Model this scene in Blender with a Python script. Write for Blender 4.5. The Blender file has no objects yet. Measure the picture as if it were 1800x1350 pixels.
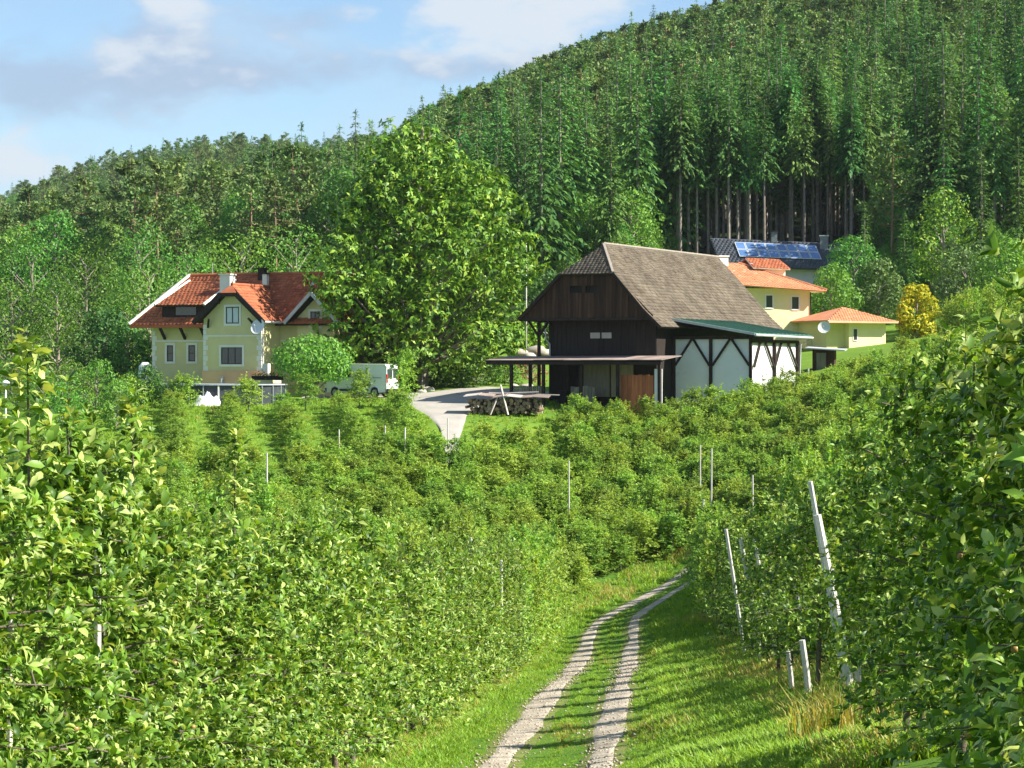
import bpy, math, random
import numpy as np
from mathutils import Matrix, Vector

# ------------------------------------------------------------------ camera, sky, sun, exposure
SC = bpy.context.scene
COL = SC.collection
F = 4200.0            # focal length in pixels of the 1800 px wide photograph
HY = 640.0            # row of the eye-level horizon in the photograph
cam_d = bpy.data.cameras.new('camera')
cam = bpy.data.objects.new('camera', cam_d)
COL.objects.link(cam)
cam.location = (0, 0, 0)
cam.rotation_euler = (math.radians(90), 0, 0)
cam_d.sensor_width = 36.0
cam_d.lens = 36.0 * F / 1800.0
cam_d.shift_y = -(675.0 - HY) / 1800.0
cam_d.clip_start = 0.3
cam_d.clip_end = 6000.0
SC.camera = cam

SUN_EL = math.radians(40)
SUN_AZ = math.radians(105)     # clockwise from the viewing direction (+Y)
world = bpy.data.worlds.new('World')
SC.world = world
world.use_nodes = True
wn, wl = world.node_tree.nodes, world.node_tree.links
wn.clear()
w_out = wn.new('ShaderNodeOutputWorld')
w_bg = wn.new('ShaderNodeBackground')
w_bg.inputs['Strength'].default_value = 0.08
w_sky = wn.new('ShaderNodeTexSky')
w_sky.sky_type = 'NISHITA'
w_sky.sun_disc = False
w_sky.sun_elevation = SUN_EL
w_sky.sun_rotation = SUN_AZ
w_sky.altitude = 600
w_sky.air_density = 1.0
w_sky.dust_density = 0.7
w_sky.ozone_density = 1.6


def wmath(op, a, b=None, c=None):
    n = wn.new('ShaderNodeMath')
    n.operation = op
    for i, v in enumerate((a, b, c)):
        if v is None:
            continue
        if isinstance(v, (int, float)):
            n.inputs[i].default_value = v
        else:
            wl.new(v, n.inputs[i])
    return n.outputs[0]


w_tc = wn.new('ShaderNodeTexCoord')
w_sep = wn.new('ShaderNodeSeparateXYZ')
wl.new(w_tc.outputs['Generated'], w_sep.inputs[0])
w_az = wmath('ARCTAN2', w_sep.outputs[0], w_sep.outputs[1])
w_el = wmath('ARCSINE', w_sep.outputs[2])
w_cmb = wn.new('ShaderNodeCombineXYZ')
wl.new(wmath('MULTIPLY', w_az, 10.0), w_cmb.inputs[0])
wl.new(wmath('MULTIPLY', w_el, 19.0), w_cmb.inputs[1])


def wnoise(scale, detail, rough, off):
    mp = wn.new('ShaderNodeMapping')
    mp.inputs['Location'].default_value = off
    wl.new(w_cmb.outputs[0], mp.inputs[0])
    n = wn.new('ShaderNodeTexNoise')
    n.inputs['Scale'].default_value = scale
    n.inputs['Detail'].default_value = detail
    n.inputs['Roughness'].default_value = rough
    wl.new(mp.outputs[0], n.inputs['Vector'])
    return n.outputs['Fac']


# cumulus banks: (azimuth, elevation, half width, half height, weight) in radians
CLOUDS = [(-0.012, 0.143, 0.030, 0.018, 0.42), (0.035, 0.158, 0.03, 0.012, 0.36), (-0.214, 0.082, 0.025, 0.010, 0.5),
          (-0.142, 0.149, 0.012, 0.009, 0.36), (-0.168, 0.126, 0.017, 0.010, 0.30), (-0.115, 0.128, 0.05, 0.012, 0.16),
          (0.24, 0.17, 0.08, 0.03, 0.35), (-0.36, 0.14, 0.07, 0.03, 0.35), (-0.55, 0.10, 0.1, 0.03, 0.3), (0.5, 0.12, 0.1, 0.03, 0.3)]
GREYS = [(-0.195, 0.116, 0.045, 0.012, 0.48), (-0.150, 0.135, 0.020, 0.014, 0.35), (-0.105, 0.122, 0.05, 0.010, 0.34),
         (0.005, 0.124, 0.045, 0.006, 0.45), (-0.09, 0.142, 0.02, 0.006, 0.2)]


def blob_sum(blobs):
    acc = None
    for az, el, rx, ry, w in blobs:
        dx = wmath('DIVIDE', wmath('SUBTRACT', w_az, az), rx)
        dy = wmath('DIVIDE', wmath('SUBTRACT', w_el, el), ry)
        r2 = wmath('ADD', wmath('MULTIPLY', dx, dx), wmath('MULTIPLY', dy, dy))
        g = wmath('MULTIPLY', wmath('POWER', 2.718, wmath('MULTIPLY', r2, -0.7)), w)
        acc = g if acc is None else wmath('ADD', acc, g)
    return acc


def wramp(v, lo, hi):
    n = wn.new('ShaderNodeMapRange')
    n.interpolation_type = 'SMOOTHSTEP'
    n.inputs['From Min'].default_value = lo
    n.inputs['From Max'].default_value = hi
    wl.new(v, n.inputs['Value'])
    return n.outputs[0]


def wmix(fac, a, col):
    n = wn.new('ShaderNodeMix')
    n.data_type = 'RGBA'
    wl.new(fac, n.inputs['Factor'])
    wl.new(a, n.inputs['A'])
    if isinstance(col, tuple):
        n.inputs['B'].default_value = col
    else:
        wl.new(col, n.inputs['B'])
    return n.outputs['Result']


cl_n = wnoise(2.6, 7.0, 0.55, (3.1, 1.7, 0.4))
cl_f = wnoise(1.1, 5.0, 0.5, (0.3, 5.2, 2.0))
thin = wmath('MULTIPLY', wramp(cl_f, 0.36, 0.74), 0.6)
grey = wramp(wmath('ADD', cl_n, blob_sum(GREYS)), 0.58, 0.95)
white = wramp(wmath('ADD', cl_n, blob_sum(CLOUDS)), 0.62, 0.86)
SKY_TINT = wn.new('ShaderNodeMix')
SKY_TINT.data_type = 'RGBA'
SKY_TINT.blend_type = 'MULTIPLY'
SKY_TINT.inputs['Factor'].default_value = 1.0
wl.new(w_sky.outputs[0], SKY_TINT.inputs['A'])
SKY_TINT.inputs['B'].default_value = (0.84, 0.93, 1.0, 1)
s1 = wmix(thin, SKY_TINT.outputs['Result'], (3.4, 4.25, 5.2, 1))
s2 = wmix(wmath('MULTIPLY', grey, 0.75), s1, (2.5, 3.15, 4.2, 1))
s3 = wmix(wmath('MULTIPLY', white, 0.9), s2, (4.4, 4.8, 5.25, 1))
wl.new(s3, w_bg.inputs['Color'])
wl.new(w_bg.outputs[0], w_out.inputs['Surface'])

sun_d = bpy.data.lights.new('sun', 'SUN')
sun_d.energy = 5.0
sun_d.angle = math.radians(0.53)
sun_d.color = (1.0, 0.945, 0.85)
sun = bpy.data.objects.new('sun', sun_d)
COL.objects.link(sun)
sun_dir = Vector((math.sin(SUN_AZ) * math.cos(SUN_EL), math.cos(SUN_AZ) * math.cos(SUN_EL), math.sin(SUN_EL)))
sun.rotation_euler = sun_dir.to_track_quat('Z', 'Y').to_euler()
sun.location = sun_dir * 300

vs = SC.view_settings
vs.view_transform = 'Standard'
vs.look = 'None'
vs.gamma = 1.0
vs.use_curve_mapping = False
vs.exposure = 1.1
SC.cycles.max_bounces = 6
SC.cycles.diffuse_bounces = 3
SC.cycles.transmission_bounces = 4
SC.cycles.glossy_bounces = 2
SC.cycles.use_denoising = True
SC.cycles.volume_bounces = 0

rng = np.random.default_rng(11)
random.seed(5)


def P(px, py, d):
    """a point seen at pixel (px, py) of the photograph, at distance d along the view"""
    return ((px - 900.0) / F * d, d, (HY - py) / F * d)


# ------------------------------------------------------------------ helpers
def setp(o, label=None, cat=None, group=None, kind=None):
    if label:
        o['label'] = label
    if cat:
        o['category'] = cat
    if group:
        o['group'] = group
    if kind:
        o['kind'] = kind
    return o


def thing(name, label, cat, loc=(0, 0, 0), rotz=0.0, group=None):
    o = bpy.data.objects.new(name, None)
    o.empty_display_size = 0.2
    COL.objects.link(o)
    o.location = loc
    o.rotation_euler = (0, 0, rotz)
    return setp(o, label, cat, group)


def link_mesh(name, me, parent=None, mats=None):
    o = bpy.data.objects.new(name, me)
    COL.objects.link(o)
    if parent is not None:
        o.parent = parent
    if mats is not None and not me.materials:
        for m in (mats if isinstance(mats, (list, tuple)) else [mats]):
            me.materials.append(m)
    return o


def np_mesh(name, V, Fc, mats=None, midx=None, smooth=False):
    """mesh from numpy: V (n,3), Fc (m,k) with k = 3 or 4"""
    me = bpy.data.meshes.new(name)
    V = np.asarray(V, dtype=np.float32)
    Fc = np.asarray(Fc, dtype=np.int32)
    m, k = Fc.shape
    me.vertices.add(len(V))
    me.vertices.foreach_set('co', V.ravel())
    me.loops.add(m * k)
    me.loops.foreach_set('vertex_index', Fc.ravel())
    me.polygons.add(m)
    me.polygons.foreach_set('loop_start', np.arange(0, m * k, k, dtype=np.int32))
    if midx is not None:
        me.polygons.foreach_set('material_index', np.asarray(midx, dtype=np.int32))
    if smooth:
        me.polygons.foreach_set('use_smooth', np.ones(m, dtype=bool))
    me.update(calc_edges=True)
    if mats is not None:
        for mm in (mats if isinstance(mats, (list, tuple)) else [mats]):
            me.materials.append(mm)
    return me


class MB:
    """collects polygons, builds ONE mesh object"""

    def __init__(self):
        self.v, self.f = [], []

    def poly(self, pts):
        n = len(self.v)
        self.v += [tuple(p) for p in pts]
        self.f.append(tuple(range(n, n + len(pts))))
        return self

    def hexa(self, b, t):
        """b and t: four bottom and four top corners, both counter-clockwise seen from above"""
        n = len(self.v)
        self.v += [tuple(p) for p in b] + [tuple(p) for p in t]
        self.f += [(n + 3, n + 2, n + 1, n), (n + 4, n + 5, n + 6, n + 7)]
        for i in range(4):
            j = (i + 1) % 4
            self.f.append((n + i, n + j, n + 4 + j, n + 4 + i))
        return self

    def box(self, x0, x1, y0, y1, z0, z1):
        return self.hexa([(x0, y0, z0), (x1, y0, z0), (x1, y1, z0), (x0, y1, z0)],
                         [(x0, y0, z1), (x1, y0, z1), (x1, y1, z1), (x0, y1, z1)])

    def bar(self, a, b, w, h=None, up=(0, 0, 1)):
        """a beam of section w x h between two points"""
        h = h or w
        a, b = Vector(a), Vector(b)
        d = (b - a).normalized()
        u = Vector(up)
        if abs(d.dot(u)) > 0.98:
            u = Vector((0, 1, 0))
        s = d.cross(u).normalized()
        u = s.cross(d).normalized()
        q = [s * (-w / 2) + u * (-h / 2), s * (w / 2) + u * (-h / 2), s * (w / 2) + u * (h / 2), s * (-w / 2) + u * (h / 2)]
        n = len(self.v)
        self.v += [tuple(a + k) for k in q] + [tuple(b + k) for k in q]
        self.f += [(n, n + 1, n + 2, n + 3), (n + 7, n + 6, n + 5, n + 4)]
        for i in range(4):
            j = (i + 1) % 4
            self.f.append((n + j, n + i, n + 4 + i, n + 4 + j))
        return self

    def tube(self, pts, radii, n=8, cap=True):
        pts = [Vector(p) for p in pts]
        rings = []
        for i, p in enumerate(pts):
            d = (pts[min(i + 1, len(pts) - 1)] - pts[max(i - 1, 0)]).normalized()
            u = Vector((0, 0, 1)) if abs(d.z) < 0.9 else Vector((0, 1, 0))
            s = d.cross(u).normalized()
            u = s.cross(d)
            st = len(self.v)
            for k in range(n):
                t = 2 * math.pi * k / n
                self.v.append(tuple(p + (s * math.cos(t) + u * math.sin(t)) * radii[i]))
            rings.append(st)
        for i in range(len(rings) - 1):
            for k in range(n):
                k2 = (k + 1) % n
                self.f.append((rings[i] + k, rings[i] + k2, rings[i + 1] + k2, rings[i + 1] + k))
        if cap:
            self.f.append(tuple(rings[0] + k for k in reversed(range(n))))
            self.f.append(tuple(rings[-1] + k for k in range(n)))
        return self

    def extrude(self, poly, vec):
        """closed prism: polygon (list of 3D points) swept along vec"""
        n, m = len(self.v), len(poly)
        vec = Vector(vec)
        self.v += [tuple(p) for p in poly] + [tuple(Vector(p) + vec) for p in poly]
        self.f.append(tuple(range(n, n + m)))
        self.f.append(tuple(range(n + 2 * m - 1, n + m - 1, -1)))
        for i in range(m):
            j = (i + 1) % m
            self.f.append((n + j, n + i, n + m + i, n + m + j))
        return self

    def mesh(self, name):
        me = bpy.data.meshes.new(name)
        me.from_pydata(self.v, [], self.f)
        me.update()
        return me

    def build(self, name, mat, parent=None, smooth=False, kind=None, label=None):
        me = self.mesh(name)
        if smooth:
            me.polygons.foreach_set('use_smooth', np.ones(len(me.polygons), dtype=bool))
        import bmesh
        bm = bmesh.new()
        bm.from_mesh(me)
        bmesh.ops.recalc_face_normals(bm, faces=bm.faces)
        bm.to_mesh(me)
        bm.free()
        o = link_mesh(name, me, parent, mat)
        if kind:
            o['kind'] = kind
        if label:
            o['label'] = label
        return o


# ------------------------------------------------------------------ materials
def nodes(name):
    m = bpy.data.materials.new(name)
    m.use_nodes = True
    nt = m.node_tree
    nt.nodes.clear()
    out = nt.nodes.new('ShaderNodeOutputMaterial')
    return m, nt.nodes, nt.links, out


def ncol(c):
    return (c[0], c[1], c[2], 1.0)


def surf(name, c1, c2, scale=3.0, rough=0.8, detail=6.0, c3=None, scale3=30.0, amt3=0.35, bump=0.3, bscale=25.0, stretch=(1, 1, 1), spec=0.3, metal=0.0, objvar=0.0, island=0.0):
    """noise-mottled opaque surface; c3 adds finer specks, objvar / island vary the tone per object / per loose piece"""
    m, N, L, out = nodes(name)
    bs = N.new('ShaderNodeBsdfPrincipled')
    bs.inputs['Roughness'].default_value = rough
    bs.inputs['Specular IOR Level'].default_value = spec
    bs.inputs['Metallic'].default_value = metal
    tc = N.new('ShaderNodeTexCoord')
    mp = N.new('ShaderNodeMapping')
    mp.inputs['Scale'].default_value = stretch
    L.new(tc.outputs['Object'], mp.inputs[0])

    def noise(s, d=detail):
        n = N.new('ShaderNodeTexNoise')
        n.inputs['Scale'].default_value = s
        n.inputs['Detail'].default_value = d
        n.inputs['Roughness'].default_value = 0.6
        L.new(mp.outputs[0], n.inputs['Vector'])
        return n.outputs['Fac']

    def mix(fac, a, b, blend='MIX'):
        n = N.new('ShaderNodeMix')
        n.data_type = 'RGBA'
        n.blend_type = blend
        if isinstance(fac, float):
            n.inputs['Factor'].default_value = fac
        else:
            L.new(fac, n.inputs['Factor'])
        for k, v in (('A', a), ('B', b)):
            if isinstance(v, tuple):
                n.inputs[k].default_value = v
            else:
                L.new(v, n.inputs[k])
        return n.outputs['Result']

    def rng_(v, lo, hi, a=0.0, b=1.0):
        n = N.new('ShaderNodeMapRange')
        n.inputs['From Min'].default_value = lo
        n.inputs['From Max'].default_value = hi
        n.inputs['To Min'].default_value = a
        n.inputs['To Max'].default_value = b
        L.new(v, n.inputs['Value'])
        return n.outputs[0]
    c = mix(rng_(noise(scale), 0.33, 0.67), ncol(c1), ncol(c2))
    if c3 is not None:
        c = mix(rng_(noise(scale3, 4.0), 0.62, 0.72, 0.0, amt3), c, ncol(c3))
    for amt, src in ((objvar, 'o'), (island, 'i')):
        if amt:
            if src == 'o':
                r = N.new('ShaderNodeObjectInfo').outputs['Random']
            else:
                r = N.new('ShaderNodeNewGeometry').outputs['Random Per Island']
            v = rng_(r, 0, 1, 1 - amt, 1 + amt)
            hs = N.new('ShaderNodeHueSaturation')
            L.new(v, hs.inputs['Value'])
            L.new(c, hs.inputs['Color'])
            c = hs.outputs[0]
    L.new(c, bs.inputs['Base Color'])
    if bump:
        b = N.new('ShaderNodeBump')
        b.inputs['Strength'].default_value = bump
        b.inputs['Distance'].default_value = 0.03
        L.new(noise(bscale, 5.0), b.inputs['Height'])
        L.new(b.outputs[0], bs.inputs['Normal'])
    L.new(bs.outputs[0], out.inputs['Surface'])
    return m


def leafmat(name, ca, cb, trans=0.35, tcol=None, rough=0.5, spec=0.35, objvar=0.12, cc=None, frac=0.12, hue=0.0, single=False):
    """foliage: tone differs per leaf (loose piece) and per plant; light shines through"""
    m, N, L, out = nodes(name)
    oi = N.new('ShaderNodeObjectInfo')
    RI = oi.outputs['Random'] if single else N.new('ShaderNodeNewGeometry').outputs['Random Per Island']
    mx = N.new('ShaderNodeMix')
    mx.data_type = 'RGBA'
    L.new(RI, mx.inputs['Factor'])
    mx.inputs['A'].default_value = ncol(ca)
    mx.inputs['B'].default_value = ncol(cb)
    c = mx.outputs['Result']
    if cc is not None:
        mu = N.new('ShaderNodeMath')
        mu.operation = 'MULTIPLY'
        mu.inputs[1].default_value = 37.7
        L.new(RI, mu.inputs[0])
        fr = N.new('ShaderNodeMath')
        fr.operation = 'FRACT'
        L.new(mu.outputs[0], fr.inputs[0])
        lt = N.new('ShaderNodeMath')
        lt.operation = 'LESS_THAN'
        lt.inputs[1].default_value = frac
        L.new(fr.outputs[0], lt.inputs[0])
        m2 = N.new('ShaderNodeMix')
        m2.data_type = 'RGBA'
        L.new(lt.outputs[0], m2.inputs['Factor'])
        L.new(c, m2.inputs['A'])
        m2.inputs['B'].default_value = ncol(cc)
        c = m2.outputs['Result']
    mr = N.new('ShaderNodeMapRange')
    mr.inputs['To Min'].default_value = 1 - objvar
    mr.inputs['To Max'].default_value = 1 + objvar
    L.new(oi.outputs['Random'], mr.inputs['Value'])
    hs = N.new('ShaderNodeHueSaturation')
    L.new(mr.outputs[0], hs.inputs['Value'])
    L.new(c, hs.inputs['Color'])
    if hue:
        mu2 = N.new('ShaderNodeMath')
        mu2.operation = 'MULTIPLY'
        mu2.inputs[1].default_value = 7.31
        L.new(oi.outputs['Random'], mu2.inputs[0])
        fr2 = N.new('ShaderNodeMath')
        fr2.operation = 'FRACT'
        L.new(mu2.outputs[0], fr2.inputs[0])
        mh = N.new('ShaderNodeMapRange')
        mh.inputs['To Min'].default_value = 0.5 - hue
        mh.inputs['To Max'].default_value = 0.5 + hue
        L.new(fr2.outputs[0], mh.inputs['Value'])
        L.new(mh.outputs[0], hs.inputs['Hue'])
    bs = N.new('ShaderNodeBsdfPrincipled')
    bs.inputs['Roughness'].default_value = rough
    bs.inputs['Specular IOR Level'].default_value = spec
    L.new(hs.outputs[0], bs.inputs['Base Color'])
    tr = N.new('ShaderNodeBsdfTranslucent')
    tm = N.new('ShaderNodeMix')
    tm.data_type = 'RGBA'
    tm.blend_type = 'MULTIPLY'
    tm.inputs['Factor'].default_value = 1.0
    L.new(hs.outputs[0], tm.inputs['A'])
    tm.inputs['B'].default_value = ncol(tcol or (1.5, 1.35, 0.7))
    L.new(tm.outputs['Result'], tr.inputs['Color'])
    ms = N.new('ShaderNodeMixShader')
    ms.inputs[0].default_value = trans
    L.new(bs.outputs[0], ms.inputs[1])
    L.new(tr.outputs[0], ms.inputs[2])
    L.new(ms.outputs[0], out.inputs['Surface'])
    return m


def glass(name, col=(0.03, 0.04, 0.05), rough=0.08):
    m, N, L, out = nodes(name)
    bs = N.new('ShaderNodeBsdfPrincipled')
    bs.inputs['Base Color'].default_value = ncol(col)
    bs.inputs['Roughness'].default_value = rough
    bs.inputs['Specular IOR Level'].default_value = 0.8
    no = N.new('ShaderNodeTexNoise')
    no.inputs['Scale'].default_value = 1.2
    bp = N.new('ShaderNodeBump')
    bp.inputs['Strength'].default_value = 0.05
    L.new(no.outputs['Fac'], bp.inputs['Height'])
    L.new(bp.outputs[0], bs.inputs['Normal'])
    L.new(bs.outputs[0], out.inputs['Surface'])
    return m


M = {}
M['ground'] = surf('ground_turf', (0.07, 0.16, 0.018), (0.12, 0.22, 0.03), 0.35, 0.95, 8, (0.26, 0.24, 0.08), 2.2, 0.3, 0.6, 40.0, spec=0.1)
M['forest_floor'] = surf('forest_floor', (0.02, 0.03, 0.012), (0.035, 0.05, 0.018), 0.2, 0.95, 6, bump=0.4, bscale=3.0, spec=0.05)
M['lawn'] = surf('mown_lawn', (0.11, 0.21, 0.025), (0.16, 0.26, 0.03), 0.5, 0.95, 8, (0.11, 0.22, 0.03), 6.0, 0.5, 0.5, 40.0, spec=0.1)
M['gravel'] = surf('gravel', (0.33, 0.28, 0.21), (0.54, 0.475, 0.375), 1.6, 0.95, 9, (0.17, 0.15, 0.10), 11.0, 0.8, 0.9, 28.0, spec=0.15)
M['verge'] = surf('trodden_verge', (0.12, 0.19, 0.03), (0.24, 0.23, 0.09), 3.5, 0.95, 8, (0.10, 0.17, 0.03), 7.0, 0.8, 0.8, 40.0, spec=0.1)
M['drive'] = surf('driveway_grit', (0.33, 0.31, 0.27), (0.42, 0.39, 0.34), 0.7, 0.95, 8, (0.26, 0.25, 0.22), 9.0, 0.5, 0.4, 20.0, spec=0.15)
M['straw'] = surf('dry_grass_litter', (0.34, 0.25, 0.11), (0.44, 0.34, 0.17), 3.0, 0.95, 7, (0.2, 0.2, 0.06), 12, 0.7, 0.9, 40.0, spec=0.1)
M['grass'] = leafmat('grass_blades', (0.09, 0.22, 0.018), (0.31, 0.48, 0.05), 0.4, objvar=0.25, cc=(0.38, 0.33, 0.10), frac=0.06, hue=0.015)
M['grass_dry'] = leafmat('dry_grass_blades', (0.33, 0.30, 0.06), (0.50, 0.42, 0.12), 0.4, objvar=0.2, cc=(0.14, 0.24, 0.03), frac=0.35)
APL = ((0.035, 0.095, 0.012), (0.22, 0.385, 0.045), 0.3, (1.6, 1.4, 0.5), 0.42, 0.28, 0.1)
M['apple_leaf'] = leafmat('apple_leaf', *APL, cc=(0.42, 0.53, 0.15), frac=0.25)  # pale share of leaves: sunlit highlights put into the leaf colour
M['apple_leaf_single'] = leafmat('apple_leaf_single', *APL, cc=(0.46, 0.54, 0.16), frac=0.5, single=True)
M['apple_leaf_far'] = leafmat('apple_leaf_distant', (0.075, 0.175, 0.025), (0.36, 0.53, 0.08), 0.38, (1.6, 1.45, 0.6), 0.5, 0.25, 0.2, cc=(0.45, 0.56, 0.17), frac=0.14, hue=0.02)
M['bark'] = surf('apple_bark', (0.12, 0.095, 0.07), (0.2, 0.17, 0.13), 9.0, 0.9, 6, bump=0.6, bscale=40)
M['trunk_dark'] = surf('spruce_bark', (0.19, 0.16, 0.13), (0.34, 0.29, 0.24), 2.5, 0.95, 6, bump=0.5, bscale=8, objvar=0.25)
M['trunk_pine'] = surf('pine_bark', (0.22, 0.13, 0.08), (0.34, 0.22, 0.14), 1.5, 0.95, 6, bump=0.5, bscale=8, objvar=0.25)
M['spruce'] = leafmat('spruce_needles', (0.035, 0.115, 0.03), (0.155, 0.30, 0.06), 0.2, (1.3, 1.35, 0.6), 0.6, 0.2, 0.38, hue=0.03)
M['pine'] = leafmat('pine_needles', (0.07, 0.145, 0.045), (0.22, 0.31, 0.085), 0.18, (1.2, 1.3, 0.6), 0.6, 0.2, 0.25, hue=0.02)
M['broad'] = leafmat('broadleaf_foliage', (0.06, 0.18, 0.028), (0.19, 0.38, 0.05), 0.28, (1.4, 1.4, 0.6), 0.5, 0.3, 0.25, hue=0.025)
M['chestnut'] = leafmat('lime_green_foliage', (0.028, 0.10, 0.010), (0.21, 0.40, 0.03), 0.2, (1.5, 1.4, 0.5), 0.5, 0.3, 0.05, cc=(0.33, 0.46, 0.045), frac=0.2)
M['golden'] = leafmat('golden_foliage', (0.34, 0.36, 0.02), (0.70, 0.62, 0.03), 0.25, (1.3, 1.2, 0.4), 0.5, 0.2, 0.05, cc=(0.12, 0.22, 0.03), frac=0.12)
M['shrub'] = leafmat('shrub_foliage', (0.045, 0.12, 0.018), (0.13, 0.25, 0.03), 0.28, (1.4, 1.4, 0.6), 0.5, 0.3, 0.25, hue=0.02)
M['blossom'] = leafmat('copper_foliage', (0.33, 0.16, 0.09), (0.5, 0.3, 0.18), 0.25, (1.1, 1.0, 0.9), 0.5, 0.2, 0.1)
M['stake'] = surf('weathered_stake', (0.56, 0.53, 0.46), (0.72, 0.69, 0.62), 4.0, 0.85, 6, (0.25, 0.21, 0.17), 14, 0.5, 0.4, 30, stretch=(3, 3, 0.5))
M['apple'] = surf('young_apple', (0.30, 0.10, 0.045), (0.36, 0.26, 0.07), 12.0, 0.4, 4, bump=0.0, spec=0.5, island=0.3)
# ------------------------------------------------------------------ terrain
TRACK = lambda y: 0.55 + 0.06 * (y - 35.3) + (0.0075 * max(0.0, y - 88.0) ** 2 if y > 88 else 0.0)
CTRL = [(0, 0, -1.75), (-6, 0, -2.2), (8, 0, -1.1), (0, -25, 1.0), (-20, -25, 0.0), (20, -25, 2.0), (-22, 8, -4.5), (24, 8, 0.8),
        (-0.5, 17, -3.75), (-3.5, 17, -3.85), (-12, 17, -5.0), (3.2, 11, -2.85), (4, 20, -3.4), (12, 20, -1.7), (25, 25, 1.0),
        (0.5, 35, -5.88), (-2.3, 36, -6.0), (-9, 36, -6.8), (-25, 40, -8.0), (4.9, 35, -4.8), (12, 35, -3.0), (28, 40, 0.5),
        (1.9, 58, -7.7), (-12, 58, -8.6), (-30, 60, -9.0), (8, 58, -6.6), (16, 60, -3.8), (30, 60, -0.5),
        (7, 76, -8.4), (3.8, 89, -9.75), (-8, 89, -10.0), (-22, 89, -9.6), (-45, 90, -8.0), (12, 90, -6.6), (20, 90, -3.2), (34, 90, 0.6),
        (7, 110, -9.9), (-3, 112, -9.5), (-22, 112, -8.0), (-45, 112, -6.5), (14, 110, -7.0), (24, 115, -2.2), (38, 115, 1.6),
        (0, 125, -8.2), (8, 125, -8.0), (-28, 130, -5.6), (-12, 128, -6.6), (-50, 135, -4.0),
        (-20, 140, -4.1), (-10, 142, -4.0), (-3.5, 142, -3.9), (4, 142, -5.0), (10, 142, -5.2), (18, 140, -3.0), (30, 135, 0.0), (45, 140, 3.5),
        (-35, 155, -2.6), (-24, 155, -2.45), (-10, 155, -2.5), (-3, 150, -2.9), (-3, 156, -2.3), (2, 153, -2.42), (4, 163, -2.2), (11, 157, -2.4), (18, 165, -2.0), (24, 160, -0.6), (34, 160, 2.0),
        (-22, 168, -2.05), (-13, 168, -2.1), (-9, 163, -2.3), (-40, 175, -2.6), (-5, 178, -1.0), (1, 180, -1.3), (12, 180, -1.0), (26, 182, 0.6), (40, 185, 4.0),
        (24, 202, 1.7), (34, 203, 2.4), (50, 205, 7.0), (-15, 200, 0.3), (-40, 205, -1.0),
        (26, 242, 8.6), (36, 246, 9.2), (62, 245, 16.0), (0, 240, 6.0), (-45, 240, 2.0), (-75, 240, 0.0),
        (34, 270, 14.5), (0, 280, 12.0), (-62, 300, 3.5), (85, 300, 30.0), (-110, 300, -1.0),
        (33, 400, 33.0), (86, 400, 50.0), (-17, 400, 24.0), (-48, 400, 13.0), (-100, 400, 7.0), (150, 400, 66.0),
        (13, 550, 55.0), (-23, 550, 40.0), (44, 550, 65.0), (118, 550, 92.0), (-70, 550, 23.0), (-140, 550, 14.0), (220, 550, 110.0),
        (17, 700, 52.0), (-30, 700, 38.0), (-110, 700, 33.0), (-190, 700, 25.0), (140, 700, 80.0),
        (-118, 950, 74.0), (-204, 950, 49.0), (-168, 950, 63.0), (-45, 950, 73.0), (20, 950, 68.0), (-330, 950, 20.0), (200, 950, 70.0),
        (-118, 1150, 55.0), (-220, 1150, 35.0), (0, 1150, 50.0), (150, 1150, 50.0)]
CT = np.array(CTRL, dtype=float)


def warp(x, y):
    x, y = np.asarray(x, float), np.asarray(y, float)
    q = np.maximum(y + 45.0, 10.0)
    return np.stack([x / q * 2.6, np.log(q)], -1)


def tps_k(r2):
    return np.where(r2 > 1e-12, r2 * np.log(r2 + 1e-12), 0.0)


_cw = warp(CT[:, 0], CT[:, 1])
_n = len(CT)
_K = tps_k(((_cw[:, None] - _cw[None]) ** 2).sum(-1)) + np.eye(_n) * 2e-4
_Pm = np.c_[np.ones(_n), _cw]
_A = np.block([[_K, _Pm], [_Pm.T, np.zeros((3, 3))]])
_sol = np.linalg.solve(_A, np.r_[CT[:, 2], 0, 0, 0])


def ground_z(x, y):
    w = warp(x, y)
    shp = w.shape[:-1]
    w = w.reshape(-1, 2)
    out = np.empty(len(w))
    for s in range(0, len(w), 20000):
        ww = w[s:s + 20000]
        k = tps_k(((ww[:, None] - _cw[None]) ** 2).sum(-1))
        out[s:s + 20000] = k @ _sol[:_n] + _sol[_n] + ww @ _sol[_n + 1:]
    return out.reshape(shp)


def gz(x, y):
    return float(ground_z(np.array([x]), np.array([y]))[0])


def build_ground():
    nb, na = 600, 240
    b = np.linspace(math.log(12), math.log(1400), nb)
    a = np.linspace(-1, 1, na)
    a = np.sign(a) * (0.35 * np.abs(a) + 0.65 * np.abs(a) ** 2.2) * 0.8
    q = np.exp(b)[:, None] * np.ones(na)[None]
    y = q - 45.0
    x = q * a[None]
    z = ground_z(x, y)
    V = np.stack([x, y, z], -1).reshape(-1, 3)
    i = np.arange((nb - 1) * (na - 1))
    r, c = i // (na - 1), i % (na - 1)
    v0 = r * na + c
    Fc = np.stack([v0, v0 + 1, v0 + na + 1, v0 + na], -1)
    yc = y[:-1, :-1].ravel()
    xc = x[:-1, :-1].ravel()
    midx = np.zeros(len(Fc), int)
    midx[(yc > 225 + 0.0 * xc) & ~((xc > 14) & (yc < 252))] = 1
    midx[(yc > 149) & (yc < 225) & (xc > -38) & (xc < 40)] = 2
    midx[(yc > 132) & (yc < 150) & (xc > -30) & (xc < 2)] = 2
    me = np_mesh('ground', V, Fc, [M['ground'], M['forest_floor'], M['lawn']], midx, True)
    return setp(link_mesh('ground', me), 'grassy hillside dipping to a hollow and rising to forest', None, None, 'structure')


build_ground()


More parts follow.
